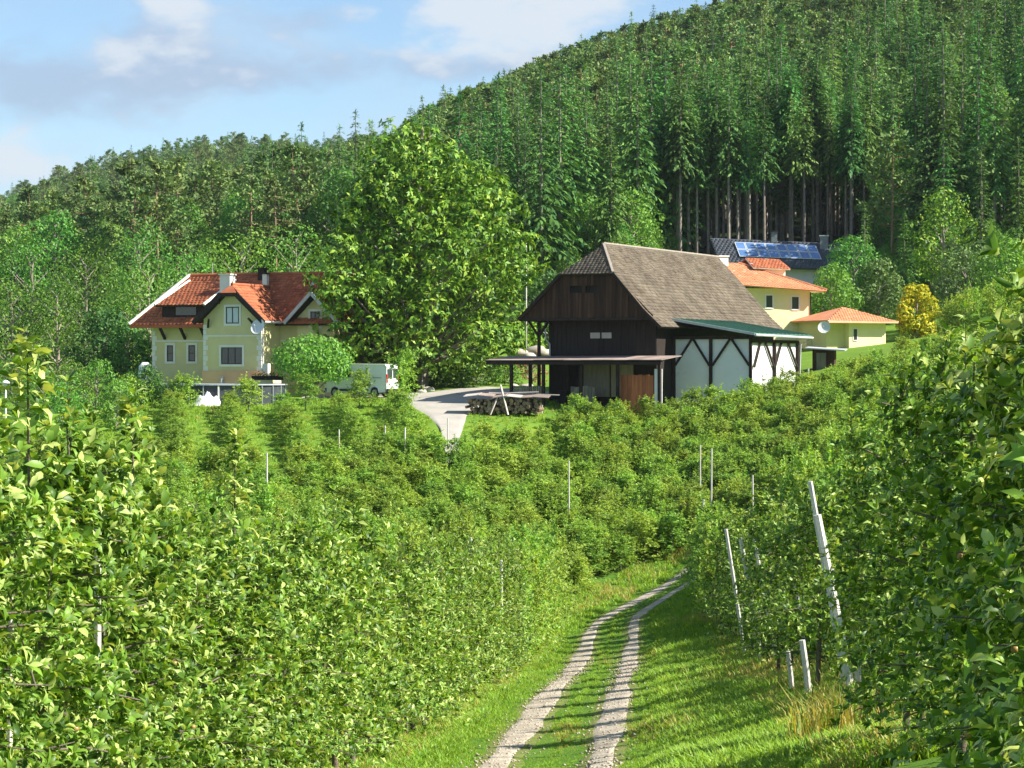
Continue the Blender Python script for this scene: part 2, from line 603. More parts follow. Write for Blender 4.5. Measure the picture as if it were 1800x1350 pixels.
def drape(name, pts, widths, mat, lift=0.03, nc=7, step=0.8, jitter=0.0, seed=1):
    """a sheet that follows the terrain along a centre line with a width at each point"""
    r = np.random.default_rng(seed)
    pts = np.array(pts, float)
    seg = np.r_[0, np.cumsum(np.hypot(*(np.diff(pts, axis=0).T)))]
    n = max(3, int(seg[-1] / step))
    t = np.linspace(0, seg[-1], n)
    cx, cy, w = np.interp(t, seg, pts[:, 0]), np.interp(t, seg, pts[:, 1]), np.interp(t, seg, widths)
    tx, ty = np.gradient(cx), np.gradient(cy)
    l = np.hypot(tx, ty)
    nx, ny = ty / l, -tx / l
    u = np.linspace(-0.5, 0.5, nc)
    off = w[:, None] * u[None]
    if jitter:
        for side in (0, -1):
            ker = np.hanning(11)
            j = np.convolve(r.normal(0, 1, n + 12), ker / np.sqrt((ker ** 2).sum()), 'valid')[:n] * jitter
            off[:, side] += j
    x, y = cx[:, None] + nx[:, None] * off, cy[:, None] + ny[:, None] * off
    z = ground_z(x, y) + lift
    z[:, 0] -= lift * 1.6
    z[:, -1] -= lift * 1.6
    V = np.stack([x, y, z], -1).reshape(-1, 3)
    i = np.arange((n - 1) * (nc - 1))
    a, c = i // (nc - 1), i % (nc - 1)
    v0 = a * nc + c
    Fc = np.stack([v0, v0 + 1, v0 + nc + 1, v0 + nc], -1)
    return link_mesh(name, np_mesh(name, V, Fc, [mat], None, True))


ys = np.arange(6, 113.5, 1.0)
RUT = []
track = setp(thing('track', None, None), 'twin-rut gravel farm track curving through the orchard', None, None, 'structure')
for side, s in ((-1, 3), (1, 4)):
    rp = [(TRACK(y) + side * 0.80, y) for y in ys]
    w = (0.66 if side < 0 else 0.56) + 0.14 * np.sin(ys * 0.23 + s) + 0.08 * np.sin(ys * 0.71 + s)
    o = drape('rut_verge', rp, w + .3, M['verge'], 0.016, 7, 0.35, 0.06, s + 5)
    o.parent = track
    o = drape('rut', rp, w, M['gravel'], 0.03, 7, 0.22, 0.05, s)
    o.parent = track
rs = np.random.default_rng(31)
ns = 2600
sy = rs.uniform(24, 75, ns) ** 1.0
sx = np.array([TRACK(q) for q in sy]) + rs.choice([-.8, .8], ns) + rs.normal(0, .24, ns)
sz_ = ground_z(sx, sy) + .03
rad = rs.uniform(.012, .034, ns)
base_o = np.array([(1, 0, 0), (0, 1, 0), (-1, 0, 0), (0, -1, 0), (0, 0, .7), (0, 0, -.7)], float)
fo = np.array([(0, 1, 4), (1, 2, 4), (2, 3, 4), (3, 0, 4), (1, 0, 5), (2, 1, 5), (3, 2, 5), (0, 3, 5)])
SV = np.stack([sx, sy, sz_], -1)[:, None] + base_o[None] * rad[:, None, None] * rs.uniform(.6, 1.3, (ns, 6, 1))
o = link_mesh('loose_stones', np_mesh('loose_stones', SV.reshape(-1, 3), (fo[None] + (np.arange(ns) * 6)[:, None, None]).reshape(-1, 3), [M['gravel']]), track)
o['kind'] = 'stuff'
setp(drape('driveway', [(-3.3, 134), (-3.6, 138), (-3.7, 142), (-4.0, 147), (-4.2, 151), (-4.0, 156), (-2.5, 162), (0.5, 168)], [.6, 1.0, 1.4, 2.3, 4.0, 7.2, 9.0, 6.0], M['drive'], 0.05, 13, 0.8, 0.12, 8),
     'pale grit driveway between the barn and the van', None, None, 'structure')
setp(drape('farmyard', [(-14, 164.5), (-8, 163.2), (-5, 160)], [4.0, 5.0, 6.0], M['drive'], 0.06, 9, 0.8, 0.12, 9),
     'pale grit parking area under the white van', None, None, 'structure')
for i, (x, y, w, l) in enumerate(((4.6, 31, 1.1, 3.0), (4.2, 27.5, 0.9, 3.2), (5.0, 36.5, 1.0, 2.6), (5.5, 43, 0.8, 3.0), (-2.0, 38.5, 0.5, 3.0), (-0.9, 55, 0.6, 4.0), (1.5, 96, 0.9, 4.0))):
    setp(drape('dry_grass_strip', [(x - 0.2, y - l / 2), (x, y), (x + 0.3, y + l / 2)], [w * 0.35, w, w * 0.3], M['straw'], 0.025, 6, 0.25, 0.12, 20 + i),
         ['straw-coloured patch of mown grass under the tilted stakes', 'straw-coloured patch of mown grass at the bottom edge right of the track', 'straw-coloured patch of mown grass beside the short stake stump',
          'thin straw-coloured strip behind the tilted stakes', 'dry strip of grass under the front end of the hedge row', 'dry strip of grass under the middle of the hedge row', 'dry strip of grass where the hedge row ends'][i], None, None, 'structure')
# ------------------------------------------------------------------ foliage building blocks
# canonical leaves: length 1 along +x, width in y, normal +z, drooping towards the tip
LEAF_FINE = [(np.array([(0, 0, 0), (.28, .21, .05), (.28, 0, .0), (.28, -.21, .05), (.66, .19, .00), (.66, 0, -.05), (.66, -.19, .00), (1, 0, -.20)], float),
              np.array([(0, 2, 1), (0, 3, 2), (1, 2, 5), (1, 5, 4), (2, 3, 6), (2, 6, 5), (4, 5, 7), (5, 6, 7)])),
             (np.array([(0, 0, 0), (.28, .20, .12), (.28, 0, .07), (.28, -.20, .12), (.64, .17, .05), (.66, 0, .0), (.64, -.17, .05), (.96, .05, -.28)], float),
              np.array([(0, 2, 1), (0, 3, 2), (1, 2, 5), (1, 5, 4), (2, 3, 6), (2, 6, 5), (4, 5, 7), (5, 6, 7)]))]
LEAF_FINE.append((np.array([(0, 0, 0), (.25, .15, .13), (.27, 0, .06), (.25, -.15, .13), (.6, .13, .06), (.62, 0, -.02), (.6, -.13, .06), (.88, -.06, -.42)], float), LEAF_FINE[0][1]))
LEAF_MID = [(np.array([(0, 0, 0), (.45, .22, .08), (.48, 0, .03), (.45, -.22, .08), (1, 0, -.16)], float), np.array([(0, 2, 1), (0, 3, 2), (1, 2, 4), (2, 3, 4)]))]
LEAF_QUAD = [(np.array([(0, 0, 0), (.5, .26, .0), (.5, -.26, .0), (1, 0, -.1)], float), np.array([(0, 2, 1), (1, 2, 3)]))]
SPRAY = [(np.array([(0, 0, 0), (.35, .16, .03), (.35, -.16, .03), (.75, .12, -.06), (.75, -.12, -.06), (1, 0, -.16)], float), np.array([(0, 2, 1), (1, 2, 4), (1, 4, 3), (3, 4, 5)]))]


def unit(v):
    return v / np.maximum(np.linalg.norm(v, axis=-1, keepdims=True), 1e-9)


def leaf_basis(d, up):
    d = unit(d)
    s = unit(np.cross(up, d))
    n = np.cross(d, s)
    return np.stack([d, s, n], 1)          # rows: length, width, normal


def leaves(templates, C, D, U, L, r, wr=1.0):
    """leaf geometry for centres C, directions D, normals hint U and lengths L -> verts, tris"""
    B = leaf_basis(D, U)
    pick = r.integers(0, len(templates), len(C))
    Vs, Fs, off = [], [], 0
    for k, (tv, tf) in enumerate(templates):
        m = pick == k
        if not m.any():
            continue
        t = tv.copy()
        t[:, 1] *= wr
        v = C[m][:, None] + L[m][:, None, None] * np.einsum('vk,nkj->nvj', t, B[m])
        nv = len(t)
        f = tf[None] + (np.arange(m.sum()) * nv)[:, None, None] + off
        Vs.append(v.reshape(-1, 3))
        Fs.append(f.reshape(-1, 3))
        off += m.sum() * nv
    return np.concatenate(Vs), np.concatenate(Fs)


def tube_np(paths, n=5):
    """tapered tubes; paths: list of (points (k,3), radii (k)) -> verts, tris"""
    Vs, Fs, off = [], [], 0
    for pts, rad in paths:
        pts, rad = np.asarray(pts, float), np.asarray(rad, float)
        k = len(pts)
        d = unit(np.gradient(pts, axis=0))
        ref = np.where(np.abs(d[:, 2:3]) > 0.9, np.array([[1., 0, 0]]), np.array([[0, 0, 1.]]))
        s = unit(np.cross(d, ref))
        u = np.cross(s, d)
        t = np.arange(n) * 2 * math.pi / n
        v = pts[:, None] + rad[:, None, None] * (s[:, None] * np.cos(t)[None, :, None] + u[:, None] * np.sin(t)[None, :, None])
        i, j = np.meshgrid(np.arange(k - 1), np.arange(n), indexing='ij')
        a, b = i * n + j, i * n + (j + 1) % n
        q = np.stack([a, b, b + n, a, b + n, a + n], -1).reshape(-1, 3)
        Vs.append(v.reshape(-1, 3))
        Fs.append(q + off)
        off += k * n
    return np.concatenate(Vs), np.concatenate(Fs)


def rand_dir(r, n):
    return unit(r.normal(size=(n, 3)))


class Plant:
    """trunk and crown meshes of one plant kind, plus the two joined for the far masses"""

    def __init__(self, name, tv, tf, cv, cf, tm, cm):
        self.trunk = np_mesh(name + '_trunk', tv, tf, tm, None, True)
        self.crown = np_mesh(name + '_crown', cv, cf, cm)
        self.raw = (tv, tf, cv, cf, tm, cm)
        self.name = name

    def joined(self):
        tv, tf, cv, cf, tm, cm = self.raw
        me = np_mesh(self.name + '_whole', np.r_[tv, cv], np.r_[tf, cf + len(tv)], [tm, cm], np.r_[np.zeros(len(tf), int), np.ones(len(cf), int)])
        return bpy.data.objects.new(self.name + '_whole', me)

    def place(self, name, loc, rz, sc, label, cat, group=None):
        t = thing(name, label, cat, loc, rz, group)
        t.scale = (sc, sc, sc) if not isinstance(sc, tuple) else sc
        for nm, me in (('trunk', self.trunk), ('crown', self.crown)):
            o = bpy.data.objects.new(nm, me)
            COL.objects.link(o)
            o.parent = t
        return t


def spruce(seed, H=22.0, base=0.12, R=3.0, tiers=36, mat='spruce', nsp=8, droop=0.35):
    r = np.random.default_rng(seed)
    tv, tf = tube_np([(np.array([(0, 0, -0.6), (0.04, 0, H * .35), (0, .05, H * .7), (0, 0, H)]), [H * .0105, H * .0085, H * .005, .02])], 6)
    C, D, U, L = [], [], [], []
    for i in range(tiers):
        t = (i + r.uniform(0, .8)) / tiers
        z = H * (base + (0.995 - base) * t)
        ln = R * ((1 - t) ** 0.85) * (0.8 + 0.4 * min(1, t * 5)) * r.uniform(.72, 1.15) + 0.18
        nb = int(r.integers(5, 8))
        a0 = r.uniform(0, 6.28)
        for b in range(nb):
            a = a0 + b * 6.283 / nb + r.normal(0, .22)
            lb = ln * r.uniform(.7, 1.15)
            el = r.normal(.05, .1) + (t - .45) * .7
            dr = droop * r.uniform(.6, 1.4)
            m = max(4, int(1.7 * nsp * lb / R) + 3)
            for k in range(m):
                q = (k + .6) / m
                p = np.array([math.cos(a) * lb * q, math.sin(a) * lb * q, z + lb * (q * el - dr * q * q)])
                aa = a + r.choice([-1, 1]) * r.uniform(.15, .8)
                C.append(p + r.normal(0, .08, 3))
                D.append((math.cos(aa), math.sin(aa), el - 1.1 * dr * q - r.uniform(0.05, .4)))
                U.append(r.normal(0, .35, 3) + (0, 0, 1))
                L.append(r.uniform(.65, 1.15) * (0.36 + 0.18 * lb))
    # leading shoot
    for k in range(10):
        C.append((0, 0, H - .12 * k)); D.append((r.normal(0, .3), r.normal(0, .3), 1)); U.append((1, 0, .2)); L.append(.5)
    cv, cf = leaves(SPRAY, np.array(C), np.array(D), np.array(U), np.array(L), r, 1.05)
    return Plant('spruce', tv, tf, cv, cf, M['trunk_dark'], M[mat])


def pine(seed, H=21.0, base=0.5, R=3.0, nb=34, mat='pine'):
    r = np.random.default_rng(seed)
    lean = r.normal(0, .25, 2)
    top = np.array([lean[0], lean[1], H])
    trunk = np.array([(0, 0, -0.6), (lean[0] * .3, lean[1] * .2, H * .4), (lean[0] * .8, lean[1] * .7, H * .75), top])
    paths = [(trunk, [H * .010, H * .008, H * .005, .03])]
    C, D, U, L = [], [], [], []
    for i in range(nb):
        t = (i + r.uniform(0, 1)) / nb
        z = H * (base + (.98 - base) * t)
        a = r.uniform(0, 6.283)
        lb = R * (0.45 + 0.75 * math.sin(math.pi * min(1, t * .8 + .22))) * r.uniform(.55, 1.1) * (1.0 if t < .85 else .6)
        st = np.array([lean[0] * z / H, lean[1] * z / H, z])
        en = st + np.array([math.cos(a) * lb, math.sin(a) * lb, lb * r.uniform(-.05, .35)])
        paths.append((np.stack([st, (st + en) / 2 - (0, 0, .1), en]), [.07, .045, .02]))
        m = int(r.integers(30, 46))
        q = r.uniform(.35, 1.1, m)[:, None]
        c = st + (en - st) * q + r.normal(0, 1, (m, 3)) * np.array([.55, .55, .2]) * (0.5 + .5 * lb / R)
        d = rand_dir(r, m) + np.array([math.cos(a) * .7, math.sin(a) * .7, .35])
        C.append(c); D.append(d); U.append(r.normal(0, .5, (m, 3)) + (0, 0, 1)); L.append(r.uniform(.4, .75, m))
    tv, tf = tube_np(paths, 6)
    cv, cf = leaves(SPRAY, np.concatenate(C), np.concatenate(D), np.concatenate(U), np.concatenate(L), r, 1.6)
    return Plant('pine', tv, tf, cv, cf, M['trunk_pine'], M[mat])


def lobes(r, H, R, n, z0=0.3, top_pow=1.0):
    """centres and radii of foliage lobes filling a domed crown"""
    out = []
    for i in range(n):
        t = (i + .5) / n
        z = H * (z0 + (0.93 - z0) * t)
        env = R * max(.12, math.sin(math.pi * (0.16 + 0.80 * t)) ** .8)
        a = i * 2.4 + r.normal(0, .4)
        q = r.uniform(.35, .85) ** .7
        rad = R * r.uniform(.26, .42) * (1 - .25 * t)
        out.append((math.cos(a) * max(0, env * q), math.sin(a) * max(0, env * q), z, rad))
    return np.array(out)


def broadleaf(seed, H=12.0, R=4.2, nl=28, per=150, leaf=.42, mat='broad', z0=.28, tmpl=None, name='broadleaf', hang=.15, trunk='trunk_dark', wr=1.25, lob=None, shell=.6, tr=None, clump=0):
    r = np.random.default_rng(seed)
    lb = lobes(r, H, R, nl, z0) if lob is None else np.array(lob, float)
    paths = [(np.array([(0, 0, -.6), (.1, 0, H * .3), (0, .1, H * .6), (0, 0, H * .86)]), tr or [H * .022, H * .016, H * .009, .03])]
    C, D, U, L = [], [], [], []
    for x, y, z, rad in lb:
        zs = max(H * .1, z - math.hypot(x, y) * .7 - rad * .4)
        paths.append((np.array([(0, 0, zs), (x * .55, y * .55, (zs + z) / 2 + .1), (x, y, z)]), [H * .007 + .02, H * .004 + .01, .015]))
        n = int(per * (rad / (R * .34)) ** 2)
        if clump:
            n = max(clump, n // clump * clump)
        dd = rand_dir(r, n)
        if clump:
            dd = np.repeat(dd[:n // clump], clump, 0)
        q = rad * (shell + (1.12 - shell) * r.uniform(0, 1, n) ** .6)
        if clump:
            q = np.repeat(q[::clump], clump)
        c = np.array([x, y, z]) + dd * q[:, None] * np.array([1, 1, .82])
        C.append(c)
        td = rand_dir(r, n)
        if clump:
            td[:, 2] -= .35
        td = td - dd * (td * dd).sum(1, keepdims=True)
        D.append(td + dd * .3 + np.array([0, 0, -hang]))
        U.append(dd * 1.0 + rand_dir(r, n) * .45 + np.array([0, 0, .45]))
        L.append(leaf * r.uniform(.65, 1.25, n))
    tv, tf = tube_np(paths, 6)
    cv, cf = leaves(tmpl or LEAF_MID, np.concatenate(C), np.concatenate(D), np.concatenate(U), np.concatenate(L), r, wr)
    return Plant(name, tv, tf, cv, cf, M[trunk], M[mat])


def apple_arrays(seed, H=3.25, R=.78, nros=620, per=(6, 9), L0=.098, tip=0.0, low=.45, upright=.75, taper=.55, shoots=0):
    """skeleton and leaf placement of a slender spindle apple tree"""
    r = np.random.default_rng(seed)
    Ht = H + tip
    wob = r.normal(0, .04, (5, 2))
    zz = np.array([-.25, H * .3, H * .6, H * .9, Ht])
    tr = np.c_[wob, zz]
    tr[0, :2] = 0
    paths = [(tr, [.045, .036, .026, .014, .005])]
    br = []
    nb = 30
    for i in range(nb):
        t = (i + r.uniform(0, 1)) / nb
        z = low + (H - low) * t
        a = i * 2.399 + r.normal(0, .3)
        ln = R * (1.05 - taper * t ** 1.3) * r.uniform(.65, 1.2)
        el = r.uniform(.1, .6) - .25 * (1 - t)
        p0 = np.array([np.interp(z, zz, tr[:, 0]), np.interp(z, zz, tr[:, 1]), z])
        p2 = p0 + ln * np.array([math.cos(a) * math.cos(el), math.sin(a) * math.cos(el), math.sin(el) - .12])
        p1 = (p0 + p2) / 2 + np.array([0, 0, .06 * ln])
        paths.append((np.stack([p0, p1, p2]), [.014, .009, .004]))
        br.append((p0, p1, p2))
    br = np.array(br)
    k = r.integers(0, nb, nros)
    q = r.uniform(.12, 1.05, nros)[:, None]
    b = br[k]
    c = (1 - q) ** 2 * b[:, 0] + 2 * q * (1 - q) * b[:, 1] + q * q * b[:, 2] + r.normal(0, .1, (nros, 3)) + np.array([0, 0, .03])
    out = unit(np.c_[c[:, :2], np.zeros(nros)] + 1e-6)
    axis = unit(out * .6 + np.array([0, 0, upright]) + r.normal(0, .35, (nros, 3)))
    ntip = 0
    if tip > 0:
        ntip = int(12 + tip * 52)
        tz = np.linspace(H - .2, Ht, ntip)
        env = .32 * np.clip((Ht - tz) / max(tip, .5), 0, 1) ** .8
        oa = np.arange(ntip) * 2.4
        ct = np.c_[np.interp(tz, zz, tr[:, 0]) + np.cos(oa) * env, np.interp(tz, zz, tr[:, 1]) + np.sin(oa) * env, tz] + r.normal(0, .02, (ntip, 3))
        c = np.r_[c, ct]
        axis = np.r_[axis, unit(np.c_[np.cos(oa) * env * 3, np.sin(oa) * env * 3, np.ones(ntip)] + r.normal(0, .25, (ntip, 3)))]
        nros += ntip
    if shoots:
        sb = br[r.integers(nb // 3, nb, shoots)]
        sq = r.uniform(.35, .95, shoots)[:, None]
        s0 = sb[:, 0] + (sb[:, 2] - sb[:, 0]) * sq
        sh = r.uniform(.3, .85, shoots)
        per_s = 9
        tt = np.linspace(.1, 1, per_s)
        lean_ = r.normal(0, .12, (shoots, 1, 2)) * tt[None, :, None]
        cs = s0[:, None] + np.concatenate([lean_, (sh[:, None] * tt[None])[..., None]], -1)
        for k_ in range(min(shoots, 12)):
            paths.append((np.stack([s0[k_], cs[k_, 4], cs[k_, -1]]), [.008, .005, .002]))
        cs = cs.reshape(-1, 3)
        c = np.r_[cs, c]
        axis = np.r_[unit(r.normal(0, .2, (len(cs), 3)) + (0, 0, 1)), axis]
        nros += len(cs)
    C, D, U, L, tipf = [], [], [], [], []
    for i in range(nros):
        istip = i >= nros - ntip
        n = int(r.integers(*per)) if not istip else int(r.integers(4, 7))
        ang = r.uniform(0, 6.283) + np.arange(n) * 2.4 + r.normal(0, .25, n)
        ax = axis[i]
        s = unit(np.cross(ax, [0.3, 1, .2]))
        u = np.cross(s, ax)
        spread = r.uniform(.5, 1.15, n) if not istip else r.uniform(.6, 1.5, n)
        d = ax[None] * np.cos(spread)[:, None] + np.sin(spread)[:, None] * (s[None] * np.cos(ang)[:, None] + u[None] * np.sin(ang)[:, None])
        C.append(np.repeat(c[i:i + 1], n, 0) + d * .012)
        D.append(d)
        U.append(ax[None] + r.normal(0, .2, (n, 3)))
        L.append(L0 * r.uniform(.5, 1.25, n) * (1.3 if istip else 1))
        tipf.append(np.full(n, istip))
    return paths, np.concatenate(C), np.concatenate(D), np.concatenate(U), np.concatenate(L), np.concatenate(tipf), br


def apple_plant(seed, tmpl, name, tn=6, mat='apple_leaf', wr=.92, **kw):
    paths, C, D, U, L, _, br = apple_arrays(seed, **kw)
    r = np.random.default_rng(seed + 99)
    tv, tf = tube_np(paths if tn > 4 else paths[:1], tn)
    cv, cf = leaves(tmpl, C, D, U, L, r, wr)
    return Plant(name, tv, tf, cv, cf, M['bark'], M[mat])


def gn_scatter(name, pts, rots, scales, idx, sources, label, rot3=None):
    """one uncountable mass: real copies of the source plants at given points"""
    src = bpy.data.collections.new(name + '_kinds')
    for i, s in enumerate(sources):
        s.name = '%s_kind_%02d' % (name, i)
        src.objects.link(s)
    me = bpy.data.meshes.new(name)
    me.vertices.add(len(pts))
    me.vertices.foreach_set('co', np.asarray(pts, np.float32).ravel())
    R3 = np.zeros((len(pts), 3), np.float32)
    if rot3 is not None:
        R3[:] = rot3
    else:
        R3[:, 2] = rots
    at = me.attributes.new('rot', 'FLOAT_VECTOR', 'POINT')
    at.data.foreach_set('vector', R3.ravel())
    at = me.attributes.new('scl', 'FLOAT_VECTOR', 'POINT')
    S = np.asarray(scales, np.float32)
    if S.ndim == 1:
        S = np.repeat(S[:, None], 3, 1)
    at.data.foreach_set('vector', np.ascontiguousarray(S).ravel())
    at = me.attributes.new('kind_id', 'INT', 'POINT')
    at.data.foreach_set('value', np.asarray(idx, np.int32))
    o = link_mesh(name, me)
    ng = bpy.data.node_groups.new(name + '_scatter', 'GeometryNodeTree')
    ng.interface.new_socket('Geometry', in_out='INPUT', socket_type='NodeSocketGeometry')
    ng.interface.new_socket('Geometry', in_out='OUTPUT', socket_type='NodeSocketGeometry')
    N, Lk = ng.nodes, ng.links
    gi, go = N.new('NodeGroupInput'), N.new('NodeGroupOutput')
    ci = N.new('GeometryNodeCollectionInfo')
    ci.inputs['Collection'].default_value = src
    ci.inputs['Separate Children'].default_value = True
    ci.inputs['Reset Children'].default_value = True
    ip = N.new('GeometryNodeInstanceOnPoints')
    ip.inputs['Pick Instance'].default_value = True

    def attr(nm, ty):
        a = N.new('GeometryNodeInputNamedAttribute')
        a.data_type = ty
        a.inputs['Name'].default_value = nm
        return a.outputs['Attribute']
    Lk.new(gi.outputs[0], ip.inputs['Points'])
    Lk.new(ci.outputs[0], ip.inputs['Instance'])
    Lk.new(attr('kind_id', 'INT'), ip.inputs['Instance Index'])
    e2r = N.new('FunctionNodeEulerToRotation')
    Lk.new(attr('rot', 'FLOAT_VECTOR'), e2r.inputs[0])
    Lk.new(e2r.outputs[0], ip.inputs['Rotation'])
    Lk.new(attr('scl', 'FLOAT_VECTOR'), ip.inputs['Scale'])
    Lk.new(ip.outputs[0], go.inputs[0])
    md = o.modifiers.new('scatter', 'NODES')
    md.node_group = ng
    return setp(o, label, None, None, 'stuff')


# ------------------------------------------------------------------ forest on the hills
SPR = [spruce(1), spruce(2, 24, .06, 3.3, 40), spruce(3, 21, .30, 2.6, 30), spruce(4, 23, .38, 2.5, 28, nsp=7), spruce(5, 19, .03, 3.4, 36, droop=.25)]
PIN = [pine(11), pine(12, 20, .42, 3.3), pine(13, 22, .58, 2.7), pine(14, 18, .35, 3.4, 38)]
BRO = [broadleaf(21, 13, 4.6), broadleaf(22, 15, 4.2, 30), broadleaf(23, 11, 4.4, 24), broadleaf(24, 16, 3.6, 30)]
TALL = spruce(6, 22, .52, 2.3, 24, nsp=7)
KINDS = SPR + PIN + BRO + [TALL]
r = np.random.default_rng(77)


def in_view(x, y, m=40):
    px = 900 + x / y * F
    return (px > -m) & (px < 1800 + m)


fx, fy, fk, fs = [], [], [], []
y = 232.0
while y < 1080:
    sp = 3.9 + 0.0018 * y
    half = 0.235 * y + 6
    xs = np.arange(-half, half, sp)
    xs = xs + r.normal(0, sp * .33, len(xs))
    yy = y + r.normal(0, sp * .33, len(xs))
    fx.append(xs)
    fy.append(yy)
    y += sp * (.95 if y < 420 else 1.15 if y < 650 else 1.5)
fx, fy = np.concatenate(fx), np.concatenate(fy)
fz = ground_z(fx, fy)
fpx = 900 + fx / fy * F
# forest edge: it starts farther away behind the dark house and the broad trees
edge = np.interp(fpx, [-100, 200, 450, 650, 900, 1150, 1240, 1500, 1560, 1700, 1900], [262, 262, 258, 250, 238, 246, 262, 262, 236, 222, 214])
keep = fy > edge + r.normal(0, 2.5, len(fx))
# drop the trees that only stand behind the crest
dd = np.linspace(.3, .97, 14)
vis = np.ones(len(fx), bool)
top = fz + 20
for q in dd:
    g = ground_z(fx * q, fy * q)
    vis &= ~((g + 9) > top * q)
vis |= fy < 330
keep &= vis
fx, fy, fz, fpx = fx[keep], fy[keep], fz[keep], fpx[keep]
n = len(fx)
u = r.uniform(0, 1, n)
patch = np.sin(fx * .045 + 1.3) + np.sin(fy * .03 + fx * .02) + r.normal(0, .55, n)
fk = np.zeros(n, int)
right = fpx > 640
for i in range(n):
    if fy[i] < 300 and fpx[i] < 560:
        fk[i] = 9 + r.integers(0, 4) if u[i] < .55 else 5 + r.integers(0, 4)
    elif fpx[i] < 560:
        fk[i] = (5 + r.integers(0, 4)) if u[i] < .55 + .1 * patch[i] else (r.integers(0, 5) if u[i] < .82 else 9 + r.integers(0, 4))
    elif fy[i] < 330:
        fk[i] = r.choice([2, 3, 3, 2, 0, 1]) if u[i] < .7 else (9 + r.integers(0, 4) if u[i] < .9 else 5 + r.integers(0, 4))
        if 1230 < fpx[i] < 1510 and fy[i] < 300:
            fk[i] = r.choice([2, 3])
    else:
        pp = .45 + .13 * patch[i] + (fy[i] - 330) / 900
        fk[i] = (5 + r.integers(0, 4)) if u[i] < pp else (r.integers(0, 5) if u[i] < .92 else 9 + r.integers(0, 4))
sc = r.uniform(.58, 1.0, n) * np.where((fy > 330) & (fpx > 640), 1.16, 1.0) * np.where(r.uniform(0, 1, n) < .12, .75, 1.0)
far_kind = np.interp(fy, [300, 900], [1.0, .85])
sc *= far_kind
rz = r.uniform(0, 6.283, n)
# crowns stay under the skyline of the two hills
HK = np.array([22, 24, 21, 23, 19, 21, 20, 22, 18, 13, 15, 11, 16., 22])[fk]
sky_row = np.interp(fpx, [-60, 0, 100, 200, 300, 380, 520, 560, 640, 700, 716, 738, 800, 940, 1080, 1240, 1800], [365, 342, 296, 264, 246, 238, 240, 242, 240, 238, 214, 190, 165, 108, 48, 4, -190])
lim_row = sky_row + np.where(fy < 700, np.where(fpx < 640, 14, 2), -6) + r.uniform(-6, 14, n) - np.where((r.uniform(0, 1, n) < .2) & (fk < 5), r.uniform(8, 30, n), 0)
hmax = (HY - lim_row) / F * fy - fz
sc = np.minimum(sc, hmax / HK)
ok_ = sc > .3
fx, fy, fz, fpx, fk, sc, rz, n = fx[ok_], fy[ok_], fz[ok_], fpx[ok_], fk[ok_], sc[ok_], rz[ok_], int(ok_.sum())
# undergrowth and saplings along the forest edge
ne = 210
ex_px = r.uniform(560, 1800, ne)
ex_px = np.where((ex_px > 1180) & (ex_px < 1520), ex_px - 420, ex_px)
ey = np.interp(ex_px, [-100, 650, 900, 1150, 1240, 1500, 1560, 1900], [262, 248, 240, 246, 258, 258, 236, 214]) + r.uniform(-2, 12, ne)
ex = (ex_px - 900) / F * ey
fx, fy, fz, fpx = np.r_[fx, ex], np.r_[fy, ey], np.r_[fz, ground_z(ex, ey)], np.r_[fpx, ex_px]
fk = np.r_[fk, 9 + r.integers(0, 4, ne)]
sc = np.r_[sc, r.uniform(.16, .42, ne)]
nt = 46
tp = np.linspace(1175, 1525, nt) + r.normal(0, 7, nt)
ty = r.uniform(255, 270, nt)
tx0 = (tp - 900) / F * ty
fx, fy, fz, fpx, fk, sc = np.r_[fx, tx0], np.r_[fy, ty], np.r_[fz, ground_z(tx0, ty)], np.r_[fpx, tp], np.r_[fk, np.full(nt, 13)], np.r_[sc, r.uniform(.7, .95, nt)]
for tpx, trow, td in ((530, 218, 300), (625, 195, 290), (808, 150, 420), (943, 100, 480), (1110, 22, 500)):
    tx_ = (tpx - 900) / F * td
    gz_ = gz(tx_, td)
    fx, fy, fz, fpx, fk = np.r_[fx, tx_], np.r_[fy, td], np.r_[fz, gz_], np.r_[fpx, tpx], np.r_[fk, 1]
    sc = np.r_[sc, max(.5, ((HY - trow) / F * td - gz_) / 24.0)]
n = len(fx)
rz = r.uniform(0, 6.283, n)
# the ones that show largest stand as trees of their own
pxh = sc * 20 / fy
order = np.argsort(-pxh)
lim = {0: 0, 1: 0, 2: 0}
solo = np.zeros(n, bool)
for i in order:
    if not in_view(fx[i], fy[i], -5):
        continue
    g = 0 if fk[i] < 5 or fk[i] == 13 else 1 if fk[i] < 9 else 2
    if lim[g] < (150, 80, 60)[g] and fy[i] < 420:
        solo[i] = True
        lim[g] += 1
TREE_TXT = {0: ('spruce_tree', 'spruce'), 1: ('pine_tree', 'pine'), 2: ('broadleaf_tree', 'tree')}


def tree_label(g, px, y, tall=False):
    kind = 'tall spruce with a bare pale trunk' if tall else ('dark green spruce', 'grey-green pine', 'leafy broadleaf tree')[g]
    if px < 240:
        where = 'in the forest left of the orange-roofed house'
    elif px < 545:
        where = 'in the forest behind the orange-roofed house'
    elif px < 945:
        where = 'in the forest behind the big lime-green tree'
    elif px < 1235:
        where = 'in the forest behind the brown barn'
    elif px < 1500:
        where = 'in the forest behind the solar-panel roof'
    else:
        where = 'in the forest above the golden shrub'
    row = ' edge' if y < 268 else ''
    return '%s %s' % (kind, where.replace('forest', 'forest' + row)), (('tall bare-trunked spruce' if tall else kind) + 's ' + where.replace('forest', 'forest' + row)).replace('leafy broadleaf trees', 'leafy broadleaf trees')


